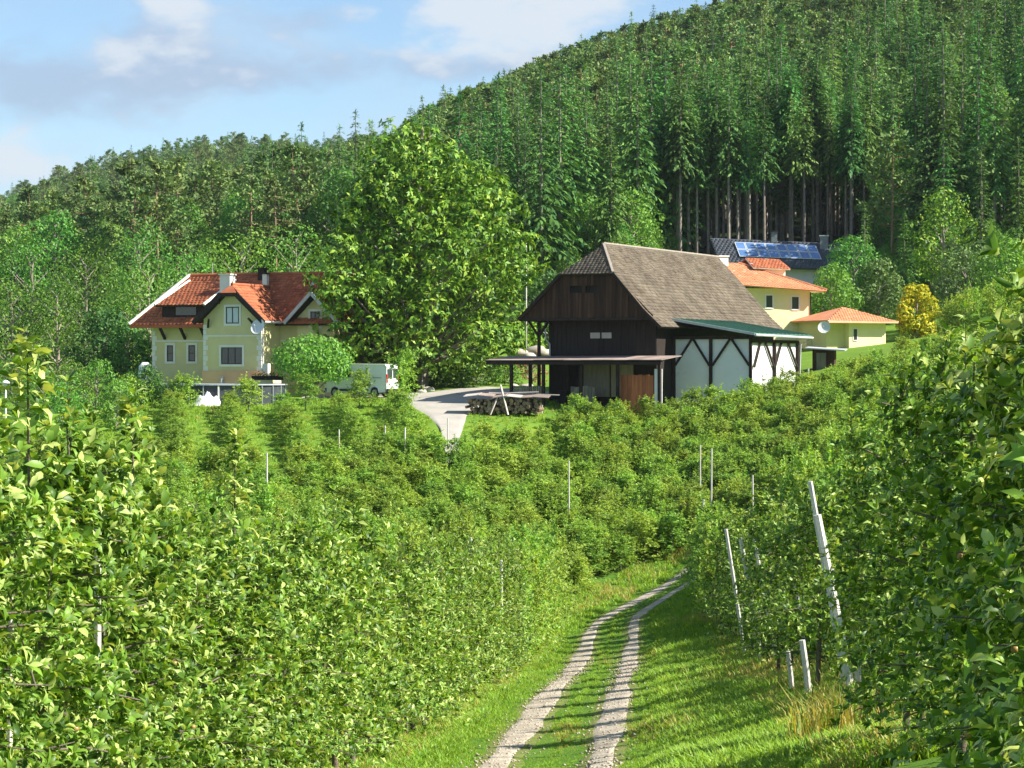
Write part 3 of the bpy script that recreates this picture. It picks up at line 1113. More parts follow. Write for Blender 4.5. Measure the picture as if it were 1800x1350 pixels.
for i in np.where(solo)[0]:
    g = 0 if fk[i] < 5 or fk[i] == 13 else 1 if fk[i] < 9 else 2
    lab, grp = tree_label(g, fpx[i], fy[i], fk[i] == 13)
    KINDS[fk[i]].place(TREE_TXT[g][0], (fx[i], fy[i], fz[i]), rz[i], float(sc[i]), lab, TREE_TXT[g][1], grp)
m = ~solo
FOREST_SRC = [k.joined() for k in KINDS]
gn_scatter('forest', np.c_[fx, fy, fz][m], rz[m], sc[m], fk[m], FOREST_SRC, 'mixed spruce and pine forest covering the hills behind')
print('forest trees', n, 'solo', solo.sum())
# ------------------------------------------------------------------ orchard
NEAR = [apple_plant(100 + i, LEAF_FINE, 'apple_near', H=2.75 + .12 * (i % 3), tip=(0, .4, .15, .55)[i], shoots=5, nros=690, L0=.098) for i in range(4)]
MIDP = [apple_plant(120 + i, LEAF_MID, 'apple_mid', shoots=12, nros=560, per=(5, 8), L0=.112, tip=(0, .3, .5, .1)[i], H=2.9) for i in range(4)]
FARP = [apple_plant(140 + i, LEAF_QUAD, 'apple_far', tn=4, nros=780, shoots=26, per=(4, 7), L0=.118, upright=.8, taper=.3, tip=(0, .3, .5, .2, .6)[i], H=2.6 + .12 * i, R=.95, mat='apple_leaf_far', wr=.95) for i in range(5)]
r = np.random.default_rng(300)
AT = []      # x, y, row tag, index in the row


def row(tag, fx_, y0, y1, sp):
    y, k = y0, 0
    while y < y1:
        AT.append((fx_(y) + r.normal(0, .06), y + r.normal(0, .08), tag, k))
        y += sp * (2.8 if tag == 'R1' and 24 < y < 70 else 2.1 if tag == 'R1' and y >= 70 else 1)
        k += 1


row('L1', lambda y: -4.47 + .06 * y, 13.2, 101, 1.0)
row('L2', lambda y: -7.9 + .06 * y, 24.5, 104, 1.05)
row('L3', lambda y: -11.1 + .06 * y, 38, 106, 1.1)
row('L4', lambda y: -14.2 + .06 * y, 52, 107, 1.1)
row('L5', lambda y: -17.2 + .06 * y, 64, 107, 1.1)
row('L6', lambda y: -20.2 + .06 * y, 76, 107, 1.1)
row('L7', lambda y: -23.2 + .06 * y, 88, 107, 1.1)
row('R1', lambda y: 2.92 + .051 * y - .95 * math.exp(-((y - 7) / 5.5) ** 2), 8.4, 97, 1.15)
for k in range(2, 15):
    off = 3.4 + (k - 1) * 2.5
    row('R%d' % k, lambda y, off=off: off + .06 * y + r.normal(0, .18), max(16, off / .15 - 8), (122 + 1.5 * k if k < 8 else 170) if k > 2 else 101, 1.05)
# rows of the slope below the farm run slightly leftwards; lower down they stand closer
for k in range(0, 5):
    x150 = -21.3 + 3.45 * k
    row('S%d' % k, lambda y, x150=x150: x150 - .16 * (y - 150), 132.5, 149.0, 1.35)
for k in range(0, 16):
    x120 = -29.5 + 2.15 * k
    row('T%d' % k, lambda y, x120=x120: x120 - .16 * (y - 120) + r.normal(0, .5), 107.5, 131 - .25 * k if k < 9 else 138, .95)
for k in range(0, 14):
    x140 = 1.2 + 2.0 * k
    row('B%d' % k, lambda y, x140=x140: x140 - .10 * (y - 140) + r.normal(0, .5), 113.5, 146.5 + .3 * k, .95)
A = np.array([(a[0], a[1]) for a in AT])
ax, ay = A[:, 0], A[:, 1]
az = ground_z(ax, ay)
apx = 900 + ax / ay * F
tags = [a[2] for a in AT]
ks = [a[3] for a in AT]
ok = (apx > -130 - 900 / ay * 8) & (apx < 1930 + 900 / ay * 8)
# keep the track and the path to the yard free
for i in range(len(A)):
    t = tags[i]
    if t[0] in 'TB' and abs(ax[i] - TRACK(min(ay[i], 121))) < 2.6 and ay[i] < 116:
        ok[i] = False
    if t[0] == 'R' and abs(ax[i] - TRACK(ay[i])) < 2.2 and ay[i] > 90:
        ok[i] = False
    if t[0] == 'T' and (ax[i] > -7.5 and ay[i] > 135 + r.uniform(0, 3) or abs(ax[i] + 3.4) < 1.2 and ay[i] > 133 or ax[i] < -7.5 and ay[i] > 131):
        ok[i] = False
    if t[0] == 'B' and ax[i] < 3.0 and ay[i] > 138:
        ok[i] = False
    if t == 'R1' and 30.5 < ay[i] < 36.2:
        ok[i] = False
    if t[0] == 'T' and ax[i] > 4.2 and ay[i] < 117:
        ok[i] = False
    if t[0] == 'R' and int(t[1:]) > 2 and ay[i] > 113 and ax[i] < 21:
        ok[i] = False
idx = np.where(ok)[0]
order = idx[np.argsort(ay[idx])]
SOLO_MAX = 295
HAND = {}     # trees built leaf by leaf


def nth(k):
    return '%d%s' % (k, 'th' if 10 <= k % 100 <= 20 else {1: 'st', 2: 'nd', 3: 'rd'}.get(k % 10, 'th'))


def apple_label(t, k, x, y, px):
    side = 'left' if t[0] == 'L' else 'right'
    if t == 'L1':
        return ('apple tree left of the track, %s in its row from the near end' % nth(k + 1), None) if y < 60 else ('small apple tree at the far end of the row left of the track', 'apple trees at the far end of the left hedge row')
    if t == 'R1':
        return ('apple tree right of the track, %s in its row from the near end' % nth(k + 1), None) if y < 60 else ('small apple tree at the far end of the row right of the track', 'apple trees at the far end of the right row')
    if t[0] == 'L':
        return 'apple tree in the rows behind the left hedge row', 'apple trees behind the left hedge row'
    if t[0] == 'R':
        return 'apple tree on the right slope behind the row of white stakes', 'apple trees on the right slope'
    if t[0] == 'S':
        od = ('first', 'second', 'third', 'fourth', 'fifth')[int(t[1:])]
        return 'small apple tree in the %s lawn row from the left below the pool' % od, 'apple trees of the %s lawn row' % od
    if t[0] == 'T':
        return 'small apple tree on the slope below the orange-roofed house and the pool', 'apple trees below the pool'
    return 'small apple tree on the slope below the brown barn', 'apple trees below the barn'


cnt = 0
stuff_i = []
rzs = r.uniform(0, 6.283, len(A))
scs = r.uniform(.86, 1.1, len(A))
SXY = np.array([.88 if t[0] == 'S' else 1.08 if t[0] in 'TB' else 1.0 for t in tags]) * scs
SZ = np.array([{'S': .42, 'T': .58, 'B': .62}.get(t[0], 1.0) for t in tags]) * scs * r.uniform(.9, 1.1, len(A))
kinds = r.integers(0, 100, len(A))
# how much of each tree shows over the nearer ones: the best-seen stand as trees of their own
col_top = np.full(1801, 1350.0)
shown = np.zeros(len(A))
for i in order:
    hgt = 2.9 * SZ[i]
    r0, r1_ = HY - (az[i] + hgt) / ay[i] * F, HY - (az[i] + .2) / ay[i] * F
    hwid = .75 * SXY[i] / ay[i] * F
    c0, c1 = int(max(0, apx[i] - hwid)), int(min(1800, apx[i] + hwid))
    if c1 <= c0:
        continue
    seg_ = col_top[c0:c1]
    shown[i] = np.clip(np.minimum(seg_, r1_) - r0, 0, None).sum()
    col_top[c0:c1] = np.minimum(seg_, r0 + .12 * (r1_ - r0))
cand = [i for i in order if shown[i] > 12]
SOLO = set(sorted(cand, key=lambda i: -shown[i])[:SOLO_MAX - 7])
RANK = {}
for tg in ('L1', 'R1'):
    for q, i in enumerate([i for i in order if tags[i] == tg and -20 < apx[i] < (1820 if tg == 'L1' else 2000)]):
        RANK[i] = q
TIPS = {}
for j, want in enumerate((17.2, 20.6, 25.7)):
    c = [i for i in order if tags[i] == 'L1']
    TIPS[min(c, key=lambda i: abs(ay[i] - want))] = j
RIGHT_HAND = [i for i in order if tags[i] == 'R1' and apx[i] > 1640 and apx[i] < 2000][:4]
LEAF_ME = []
for k, (tv, tf) in enumerate(LEAF_FINE):
    t = tv.copy()
    t[:, 1] *= 1.05
    LEAF_ME.append(np_mesh('leaf', t, tf, M['apple_leaf_single']))


def hand_tree(i, seed, label, nleaf, **kw):
    """an apple tree whose best-seen leaves are objects of their own"""
    rr = np.random.default_rng(seed)
    paths, C, D, U, L, tipf, br = apple_arrays(seed, **kw)
    loc = np.array([ax[i], ay[i], az[i]])
    t = thing('apple_tree', label, 'tree', loc, 0.0)
    tv, tf = tube_np(paths, 7)
    link_mesh('trunk', np_mesh('trunk', tv, tf, M['bark'], None, True), t)
    W = C + loc
    px = 900 + W[:, 0] / W[:, 1] * F
    py = HY - W[:, 2] / W[:, 1] * F
    seen = (px > -5) & (px < 1805) & (py > 0) & (py < 1350)
    # facing the camera side of the crown, tips first
    score = np.where(seen, 1.0, -9.0) + tipf * 2.0 - (C[:, 1] * .8) + C[:, 2] * .35 + rr.uniform(0, .5, len(C))
    pick = np.argsort(-score)[:nleaf]
    rest = np.ones(len(C), bool)
    rest[pick] = False
    cv, cf = leaves(LEAF_FINE, C[rest], D[rest], U[rest], L[rest], rr, 1.15)
    cr = link_mesh('crown', np_mesh('crown', cv, cf, M['apple_leaf']), t)
    cr['kind'] = 'stuff'
    B = leaf_basis(D[pick], U[pick])
    for j, q in enumerate(pick):
        o = bpy.data.objects.new('leaf', LEAF_ME[j % len(LEAF_ME)])
        COL.objects.link(o)
        o.parent = t
        mm = Matrix([[*(B[j][0] * L[q])], [*(B[j][1] * L[q])], [*(B[j][2] * L[q])]]).transposed().to_4x4()
        mm.translation = Vector(C[q])
        o.matrix_local = mm
    ap = []
    for q in rr.choice(len(br), 9, replace=False):
        ap.append(br[q][2] * .8 + br[q][0] * .2 + rr.normal(0, .04, 3))
    for p in ap:
        a = link_mesh('apple', APPLE_ME, t)
        a.location = Vector(p)
    return t


def ball_mesh(name, rad, seg=8, rings=6, mat=None):
    mb = MB()
    for i in range(rings + 1):
        ph = math.pi * i / rings
        for j in range(seg):
            th = 2 * math.pi * j / seg
            q = 1 - .12 * math.exp(-((ph / .35) ** 2))
            mb.v.append((rad * math.sin(ph) * math.cos(th), rad * math.sin(ph) * math.sin(th), rad * .92 * q * math.cos(ph)))
    for i in range(rings):
        for j in range(seg):
            k = (j + 1) % seg
            mb.f.append((i * seg + j, (i + 1) * seg + j, (i + 1) * seg + k, i * seg + k))
    me = mb.mesh(name)
    me.polygons.foreach_set('use_smooth', np.ones(len(me.polygons), dtype=bool))
    me.materials.append(mat)
    return me


APPLE_ME = ball_mesh('apple', .026, mat=M['apple'])
TIP_TXT = ['apple tree with the tallest leafy leader, at the left edge of the hedge row', 'apple tree with a leafy leader second in height, between the two other leaders', 'apple tree with the short dark leader, third leader from the left edge']
for i in order:
    y = ay[i]
    if i in TIPS:
        j = TIPS[i]
        hand_tree(i, 500 + j, TIP_TXT[j], 200, H=2.75, tip=(1.3, 1.2, 1.35)[j], R=.8)
        cnt += 1
        continue
    if i in RIGHT_HAND:
        j = RIGHT_HAND.index(i)
        hand_tree(i, 520 + j, apple_label('R1', RANK.get(i, 0), ax[i], y, apx[i])[0], 220, H=3.3, tip=(.3, .5, .2, .3)[j], R=.95, nros=700, L0=.112)
        cnt += 1
        continue
    if y < 31:
        p = NEAR[kinds[i] % 4]
    elif y < 74:
        p = MIDP[kinds[i] % 4]
    else:
        p = FARP[kinds[i] % 5]
    vis = -20 < apx[i] < 1820
    if i in SOLO and vis:
        lab, grp = apple_label(tags[i], RANK.get(i, 0), ax[i], y, apx[i])
        p.place('apple_tree', (ax[i], ay[i], az[i]), rzs[i], (float(SXY[i]), float(SXY[i]), float(SZ[i])), lab, 'tree', grp)
        cnt += 1
    else:
        stuff_i.append(i)
stuff_i = np.array(stuff_i)
ORCH = NEAR + MIDP + FARP
kid = np.where(ay[stuff_i] < 31, kinds[stuff_i] % 4, np.where(ay[stuff_i] < 74, 4 + kinds[stuff_i] % 4, 8 + kinds[stuff_i] % 5))
gn_scatter('orchard_rows', np.c_[ax, ay, az][stuff_i], rzs[stuff_i], np.c_[SXY, SXY, SZ][stuff_i], kid, [k.joined() for k in ORCH], 'distant apple tree rows merging into one green mass')
print('apple', len(order), 'solo', cnt, 'near', (ay[order] < 31).sum())

# ------------------------------------------------------------------ stakes
STK = [  # px, py of the visible top, distance, height, lean x, lean y, width, label
    (1352, 962, 50, 2.3, -.3, 0, .10, 'white stake half hidden in leaves behind the stake cluster'),
    (1392, 985, 43, 2.2, -.3, 0, .10, 'white stake half hidden in leaves between the cluster and the thick stake'),
    (1462, 1000, 37.5, 2.0, -.2, 0, .10, 'white stake half hidden in leaves right of the thick stake'),
    (1424, 846, 35.5, 3.1, -.55, 0, .10, 'thin upper white stake rising above the thick tilted stake'),
    (1436, 905, 33.4, 2.55, -.50, .1, .16, 'thick white stake leaning left, tallest beside the track'),
    (1302, 945, 54, 2.3, -.5, 0, .13, 'white stake leaning left, second from the track in the cluster'),
    (1276, 930, 59, 2.4, -.5, 0, .11, 'white stake leaning left, nearest to the track in the cluster'),
    (1326, 948, 53, 2.2, -.5, .1, .11, 'white stake leaning left, third from the track in the cluster'),
    (1237, 878, 112, 3.3, .25, 0, .14, 'pale stake leaning right at the bend of the track'),
    (1410, 1125, 36, 1.0, -.12, 0, .12, 'short stake stump with a pale face under the right row'),
    (1385, 1145, 39, .8, -.08, 0, .10, 'short stake stump behind another stump under the right row'),
    (1506, 1165, 33.5, .75, -.05, 0, .12, 'lowest pale stake stump at the foot of the right row'),
    (881, 985, 65, 2.0, 0, 0, .11, 'upright pale stake in the left hedge row, nearest the track'),
    (828, 945, 57, 2.2, .03, 0, .10, 'upright pale stake in the left hedge row beside a taller gap'),
    (943, 955, 87, 2.1, 0, 0, .11, 'pale stake near the far end of the left hedge row'),
    (172, 930, 18.9, 2.3, .03, 0, .075, 'wide pale stake top among near leaves on the left'),
    (20, 920, 16.4, 2.3, .04, 0, .05, 'brown-topped stake at the left edge among near leaves'),
    (469, 796, 118, 3.6, 0, 0, .11, 'pale stake on the slope below the pool, above the hedge'),
    (596, 755, 131, 3.4, 0, 0, .10, 'pale stake below the white van, leftmost of three'),
    (677, 748, 133, 3.4, 0, 0, .10, 'pale stake below the white van, middle of three'),
    (712, 752, 131, 3.9, .05, 0, .12, 'pale stake below the white van, rightmost and tallest of three'),
    (787, 735, 137, 3.3, 0, 0, .09, 'thin pale stake beside the path down from the yard'),
    (1251, 788, 118, 3.6, .04, 0, .10, 'pale stake above the track bend, taller of a pair'),
    (1231, 782, 122, 3.4, .02, 0, .09, 'pale stake above the track bend, shorter of a pair'),
    (1323, 835, 95, 3.3, 0, 0, .09, 'pale stake on the right slope above the stake cluster'),
    (1412, 800, 92, 3.3, .03, 0, .08, 'pale stake on the right slope, farther right than the others'),
    (1000, 810, 121, 3.5, 0, 0, .09, 'pale stake in the hollow straight above the track'),
    (953, 712, 149, 3.0, .02, 0, .10, 'pale stake in front of the covered woodpile'),
    (1421, 648, 148, 2.6, .02, 0, .13, 'pale stake at the corner of the white lean-to'),
]
for px, py, d, h, lx, ly, w, lab in STK:
    x, yv, zt = P(px, py, d)
    zb = min(gz(x - lx, d - ly) - .15, zt - .5)
    xb = x - lx * 1.0
    mb = MB()
    n = 6
    pts = [(xb, d - ly, zb), (xb * .5 + x * .5 + .01, d - ly * .5, (zb + zt) / 2), (x, d, zt)]
    mb.tube([(p[0] - xb, p[1] - d + ly, p[2] - zb) for p in pts], [w * .44, w * .42, w * .39], 7)
    o = mb.build('stake', M['stake'])
    o.location = (xb, d - ly, zb)
    setp(o, lab, 'stake', 'orchard stakes')

# ------------------------------------------------------------------ grass
def tuft(seed, n, h, spread, mat, bend=.5, w=.012):
    rr = np.random.default_rng(seed)
    V, Fc = [], []
    for i in range(n):
        a = rr.uniform(0, 6.283)
        q = spread * math.sqrt(rr.uniform(0, 1))
        b = rr.uniform(0, 6.283)
        base = np.array([math.cos(b) * q, math.sin(b) * q, -.03])
        hh = h * rr.uniform(.5, 1.15)
        d = np.array([math.cos(a), math.sin(a), 0])
        s = np.array([-d[1], d[0], 0]) * w * rr.uniform(.7, 1.3)
        bd = bend * rr.uniform(.3, 1.3) * hh
        p1 = base + d * bd * .3 + (0, 0, hh * .6)
        p2 = base + d * bd + (0, 0, hh * rr.uniform(.75, 1))
        k = len(V)
        V += [base - s, base + s, p1 + s * .8, p1 - s * .8, p2]
        Fc += [(k, k + 1, k + 2), (k, k + 2, k + 3), (k + 3, k + 2, k + 4)]
    return bpy.data.objects.new('tuft', np_mesh('tuft', np.array(V), np.array(Fc), mat))


r = np.random.default_rng(900)
gx, gy, gs, gk = [], [], [], []
for (y0, y1, dens, sz) in ((22, 34, 120, .8), (34, 48, 90, .9), (48, 66, 60, 1.05), (66, 90, 34, 1.25), (90, 121, 20, 1.5)):
    xa, xb = -6, 12 + (y1 > 60) * 2
    nn = int(dens * (xb - xa) * (y1 - y0))
    x = r.uniform(xa, xb, nn)
    yv = r.uniform(y0, y1, nn)
    tx = np.array([TRACK(q) for q in yv])
    off = x - tx
    rut = np.minimum(np.abs(off - .8), np.abs(off + .8))
    mid = np.abs(off) < .8
    hw = .34 + .1 * np.sin(yv * .4 + np.sign(off))
    kp = (rut > hw * r.uniform(.6, 1.05, nn)) & (off > -4.6) & (np.abs(900 + x / yv * F - 900) < 960)
    s = sz * r.uniform(.7, 1.3, nn) * np.where(mid, .48, np.where(off < 0, .75, .8)) * (.75 + .5 * (np.sin(x * 1.7 + yv * .6) * .5 + .5))
    edge_n = np.clip((rut - hw) / .7, .3, 1)
    s *= edge_n
    k = r.integers(0, 5, nn)
    dry = (np.sin(x * .9 + yv * .33) + np.sin(yv * .21 - x * .4) + r.normal(0, .5, nn)) > (1.75 if True else 0)
    under = (off > 3.2) & (r.uniform(0, 1, nn) < .30) | (off < -2.1) & (r.uniform(0, 1, nn) < .25)
    k = np.where((dry | under), 5 + r.integers(0, 2, nn), k)
    # litter strips stay thinly covered
    gx.append(x[kp]); gy.append(yv[kp]); gs.append(s[kp]); gk.append(k[kp])
gx, gy, gs, gk = map(np.concatenate, (gx, gy, gs, gk))
# coarser turf on the lawn around the farm
nl_ = 7000
lx_, ly_ = r.uniform(-27, 9, nl_), r.uniform(131, 160, nl_)
dcx = np.interp(ly_, [134, 142, 147, 151, 156, 162], [-3.4, -3.7, -4.0, -4.2, -4.0, -2.5])
dhw = np.interp(ly_, [134, 142, 147, 151, 156, 162], [.6, .8, 1.4, 2.6, 4.6, 5.2])
kl = np.abs(lx_ - dcx) > dhw * .97
gx, gy = np.r_[gx, lx_[kl]], np.r_[gy, ly_[kl]]
gs = np.r_[gs, r.uniform(.5, 1.2, kl.sum())]
gk = np.r_[gk, np.where(r.uniform(0, 1, kl.sum()) < .08, 5, r.integers(0, 5, kl.sum()))]
gp = np.c_[gx, gy, ground_z(gx, gy)]
TUFTS = [tuft(700 + i, 18, .25, .13, M['grass'], .7, .013) for i in range(5)] + [tuft(710 + i, 14, .27, .13, M['grass_dry'], .7, .011) for i in range(2)]
gn_scatter('grass', gp, r.uniform(0, 6.283, len(gx)), gs, gk, TUFTS, 'rough green grass along the track and under the trees')
print('tufts', len(gx))
# tall dry clump in the lower right corner
cl = thing('dry_grass_clump', 'tall yellow dry grass clump in the lower right corner', 'grass', (3.9, 27.0, gz(3.9, 27.0)))
for k in range(12):
    t = tuft(740 + k, 46, .62, .22, M['grass_dry'], .7, .008)
    t.name = 'blade_tuft'
    COL.objects.link(t)
    t.parent = cl
    t.location = (r.uniform(-.7, 1.0), r.uniform(-1.6, 1.4), 0)
# ------------------------------------------------------------------ building materials
M['plaster_y'] = surf('pale_yellow_render', (0.62, 0.55, 0.27), (0.70, 0.63, 0.33), 0.8, 0.9, 6, (0.56, 0.50, 0.30), 3.0, 0.3, 0.15, 30)
M['plaster_w'] = surf('cream_trim', (0.74, 0.72, 0.62), (0.82, 0.80, 0.72), 1.5, 0.85, 5, bump=0.1)
M['plaster_p'] = surf('peach_render', (0.66, 0.40, 0.22), (0.74, 0.48, 0.28), 0.9, 0.9, 6, (0.56, 0.35, 0.22), 4.0, 0.4, 0.15)
M['plaster_sun'] = surf('butter_yellow_render', (0.80, 0.68, 0.38), (0.86, 0.75, 0.45), 0.8, 0.9, 6, bump=0.12)
M['tile_red'] = surf('red_roof_tile', (0.32, 0.092, 0.04), (0.43, 0.14, 0.06), 1.2, 0.8, 6, (0.26, 0.08, 0.04), 5.0, 0.4, 0.3, 20, island=0.22)
M['tile_or'] = surf('orange_roof_tile', (0.52, 0.20, 0.095), (0.62, 0.27, 0.14), 1.0, 0.8, 6, (0.40, 0.16, 0.09), 5.0, 0.4, 0.3, 20, island=0.16)
M['shingle'] = surf('weathered_grey_shingle', (0.10, 0.08, 0.06), (0.165, 0.138, 0.105), 0.6, 0.95, 7, (0.21, 0.17, 0.05), 2.2, 0.55, 0.4, 18, island=0.28, spec=0.15)
M['slate'] = surf('dark_slate_roof', (0.055, 0.062, 0.075), (0.085, 0.095, 0.11), 1.0, 0.7, 5, bump=0.2, island=0.1)
M['wood_dark'] = surf('tarred_boards', (0.018, 0.013, 0.011), (0.035, 0.026, 0.021), 2.0, 0.85, 6, stretch=(4, 4, .4), bump=0.4, island=0.3)
M['wood_gable'] = surf('weathered_brown_boards', (0.035, 0.017, 0.011), (0.085, 0.042, 0.025), 1.2, 0.85, 7, (0.16, 0.085, 0.05), 3.0, 0.6, 0.4, 30, stretch=(5, 5, .35), objvar=0.35)
M['wood_red'] = surf('reddish_boards', (0.36, 0.10, 0.04), (0.54, 0.19, 0.075), 1.5, 0.8, 6, (0.12, 0.05, 0.03), 4.0, 0.5, 0.3, 30, stretch=(5, 5, .5), objvar=0.2)
M['wood_grey'] = surf('grey_boards', (0.20, 0.17, 0.14), (0.30, 0.26, 0.21), 2.0, 0.9, 6, (0.12, 0.1, 0.08), 5.0, 0.5, 0.4, 30, stretch=(4, 4, .5), objvar=0.25)
M['wood_pale'] = surf('bleached_sheet', (0.44, 0.38, 0.34), (0.56, 0.50, 0.45), 1.2, 0.8, 6, (0.3, 0.25, 0.22), 4, .5, bump=0.2)
M['sheet_brown'] = surf('faded_brown_sheet', (0.24, 0.18, 0.15), (0.34, 0.26, 0.22), 1.2, 0.85, 6, (0.4, 0.34, 0.3), 4, .4, bump=0.2, objvar=.2)
M['beam'] = surf('dark_beam', (0.022, 0.015, 0.012), (0.045, 0.03, 0.024), 2.0, 0.85, 6, stretch=(3, 3, .6), bump=0.3)
M['white_wall'] = surf('whitewashed_wall', (0.80, 0.81, 0.80), (0.86, 0.87, 0.86), 0.7, 0.9, 7, (0.56, 0.55, 0.50), 1.6, 0.5, 0.15, 20)
M['green_metal'] = surf('green_sheet_metal', (0.06, 0.155, 0.105), (0.085, 0.20, 0.135), 0.9, 0.45, 5, bump=0.05, spec=0.5)
M['grey_metal'] = surf('zinc_sheet', (0.42, 0.44, 0.45), (0.54, 0.56, 0.57), 1.5, 0.45, 5, bump=0.05, spec=0.5)
M['frame_dark'] = surf('dark_window_frame', (0.05, 0.032, 0.022), (0.08, 0.05, 0.034), 5.0, 0.6, 4, bump=0.1)
M['frame_white'] = surf('white_painted_trim', (0.74, 0.74, 0.72), (0.82, 0.82, 0.80), 3.0, 0.6, 4, bump=0.05)
M['glass'] = glass('window_glass')
M['pale_glass'] = surf('blue_white_glass', (0.5, 0.56, 0.6), (0.68, 0.74, 0.78), 6.0, 0.5, 4, stretch=(6, 6, .4), bump=0.1, spec=0.6)  # pale blue-white with upright streaks, for window pane and lamp glass
M['solar'] = surf('solar_cells', (0.08, 0.17, 0.36), (0.12, 0.23, 0.44), 1.0, 0.25, 3, bump=0.0, spec=0.8, objvar=0.15)
M['alu'] = surf('aluminium_frame', (0.6, 0.62, 0.64), (0.7, 0.72, 0.74), 3.0, 0.4, 3, bump=0.0)
M['dish'] = surf('dish_grey', (0.58, 0.60, 0.60), (0.66, 0.68, 0.68), 2.0, 0.5, 3, bump=0.0)
M['render_grey'] = surf('grey_chimney_render', (0.20, 0.21, 0.22), (0.28, 0.29, 0.30), 2, .9, 5)
M['stone'] = surf('garden_stone', (0.42, 0.38, 0.31), (0.56, 0.52, 0.44), 1.5, 0.9, 7, (0.3, 0.28, 0.22), 6, .5, 0.6, 12, objvar=0.2)


def tiles(quad, cw, ch, mat, parent, name='roof_tiles', th=.03, seed=0, lift=.02):
    """courses of single overlapping tiles over a roof face; quad = eave left, eave right, ridge right, ridge left"""
    r = np.random.default_rng(seed)
    A_, B_, C_, D_ = [np.array(p, float) for p in quad]
    nrm = np.cross(B_ - A_, D_ - A_)
    if np.linalg.norm(nrm) < 1e-6:
        nrm = np.cross(B_ - A_, C_ - A_)
    nrm = nrm / np.linalg.norm(nrm)
    if nrm[2] < 0:
        nrm = -nrm
    H_ = max(np.linalg.norm(D_ - A_), np.linalg.norm(C_ - B_))
    nr = max(2, int(H_ / ch))
    V, Fq = [], []
    for i in range(nr):
        t0, t1 = i / nr, min(1.0, (i + 1.25) / nr)
        L0, R0 = A_ + (D_ - A_) * t0, B_ + (C_ - B_) * t0
        L1, R1 = A_ + (D_ - A_) * t1, B_ + (C_ - B_) * t1
        w = np.linalg.norm(R0 - L0)
        ax_ = (R0 - L0) / max(w, 1e-6)
        up_ = (D_ - A_) - ax_ * np.dot(D_ - A_, ax_)
        wt = np.dot(L1 - L0, ax_)
        wr_ = np.dot(R1 - L0, ax_)
        rise = (L1 - L0) - ax_ * wt
        x = -cw * (.5 if i % 2 else 0)
        while x < w:
            x0, x1 = max(0, x), min(w, x + cw * .97)
            x += cw
            if x1 - x0 < .04:
                continue
            y0, y1 = x0, x1
            y0, y1 = np.clip([y0, y1], min(wt, wr_), max(wt, wr_))
            if y1 - y0 < .01 and x1 - x0 < cw * .5:
                continue
            j = r.normal(0, .006)
            a = L0 + ax_ * x0 + nrm * (lift + th + j) - rise * r.uniform(0, .05)
            b = L0 + ax_ * x1 + nrm * (lift + th + j) - rise * r.uniform(0, .05)
            c = L0 + ax_ * y1 + rise + nrm * (lift * .3 + j)
            d = L0 + ax_ * y0 + rise + nrm * (lift * .3 + j)
            k = len(V)
            V += [a, b, c, d, a - nrm * (th + .01), b - nrm * (th + .01)]
            Fq += [(k, k + 1, k + 2, k + 3), (k + 4, k + 5, k + 1, k), (k + 4, k, k + 3, k + 3), (k + 1, k + 5, k + 2, k + 2)]
    V = np.array(V)
    tri = []
    for f in Fq:
        tri.append(f[:3])
        if f[3] != f[2]:
            tri.append((f[0], f[2], f[3]))
    o = link_mesh(name, np_mesh(name, V, np.array(tri), mat), parent)
    o['kind'] = 'stuff'
    return o


def slab(quad, th, mat, parent, name='roof_deck'):
    mb = MB()
    q = [Vector(p) for p in quad]
    n = (q[1] - q[0]).cross(q[-1] - q[0]).normalized()
    if n.z < 0:
        n = -n
    mb.extrude([tuple(p) for p in q], -n * th)
    return mb.build(name, mat, parent)


def window(parent, u0, u1, v, z0, z1, frame, pane, trim, mull=1, rail=0, face=(0, -1), trim_w=.16):
    """a window in a wall facing -v (face (0,-1)) or +u (face (1,0)); the glass sits behind the frame"""
    def B(mb, a0, a1, d0, d1, c0, c1):
        if face == (0, -1):
            mb.box(a0, a1, v + d0, v + d1, c0, c1)
        else:
            mb.box(v - d1, v - d0, a0, a1, c0, c1)
        return mb
    w = MB()
    f = .07
    B(w, u0, u0 + f, -.03, .08, z0, z1); B(w, u1 - f, u1, -.03, .08, z0, z1)
    B(w, u0 + f, u1 - f, -.03, .08, z0, z0 + f); B(w, u0 + f, u1 - f, -.03, .08, z1 - f, z1)
    for k in range(mull):
        c = u0 + (u1 - u0) * (k + 1) / (mull + 1)
        B(w, c - .035, c + .035, -.025, .07, z0 + f, z1 - f)
    for k in range(rail):
        c = z0 + (z1 - z0) * (k + 1) / (rail + 1)
        B(w, u0 + f, u1 - f, -.022, .065, c - .02, c + .02)
    win = w.build('window', frame, parent)
    for k in range(mull + 1):
        a = u0 + (u1 - u0) * k / (mull + 1) + .035
        b = u0 + (u1 - u0) * (k + 1) / (mull + 1) - .035
        B(MB(), a, b, -.006, .02, z0 + .03, z1 - .03).build('pane', pane, win)
    if trim:
        t = MB()
        tw = trim_w
        B(t, u0 - tw, u0, -.035, .03, z0 - tw, z1 + tw); B(t, u1, u1 + tw, -.035, .03, z0 - tw, z1 + tw)
        B(t, u0, u1, -.035, .03, z1, z1 + tw); B(t, u0, u1, -.06, .03, z0 - tw, z0)
        t.build('window_surround', trim, win)
    return win


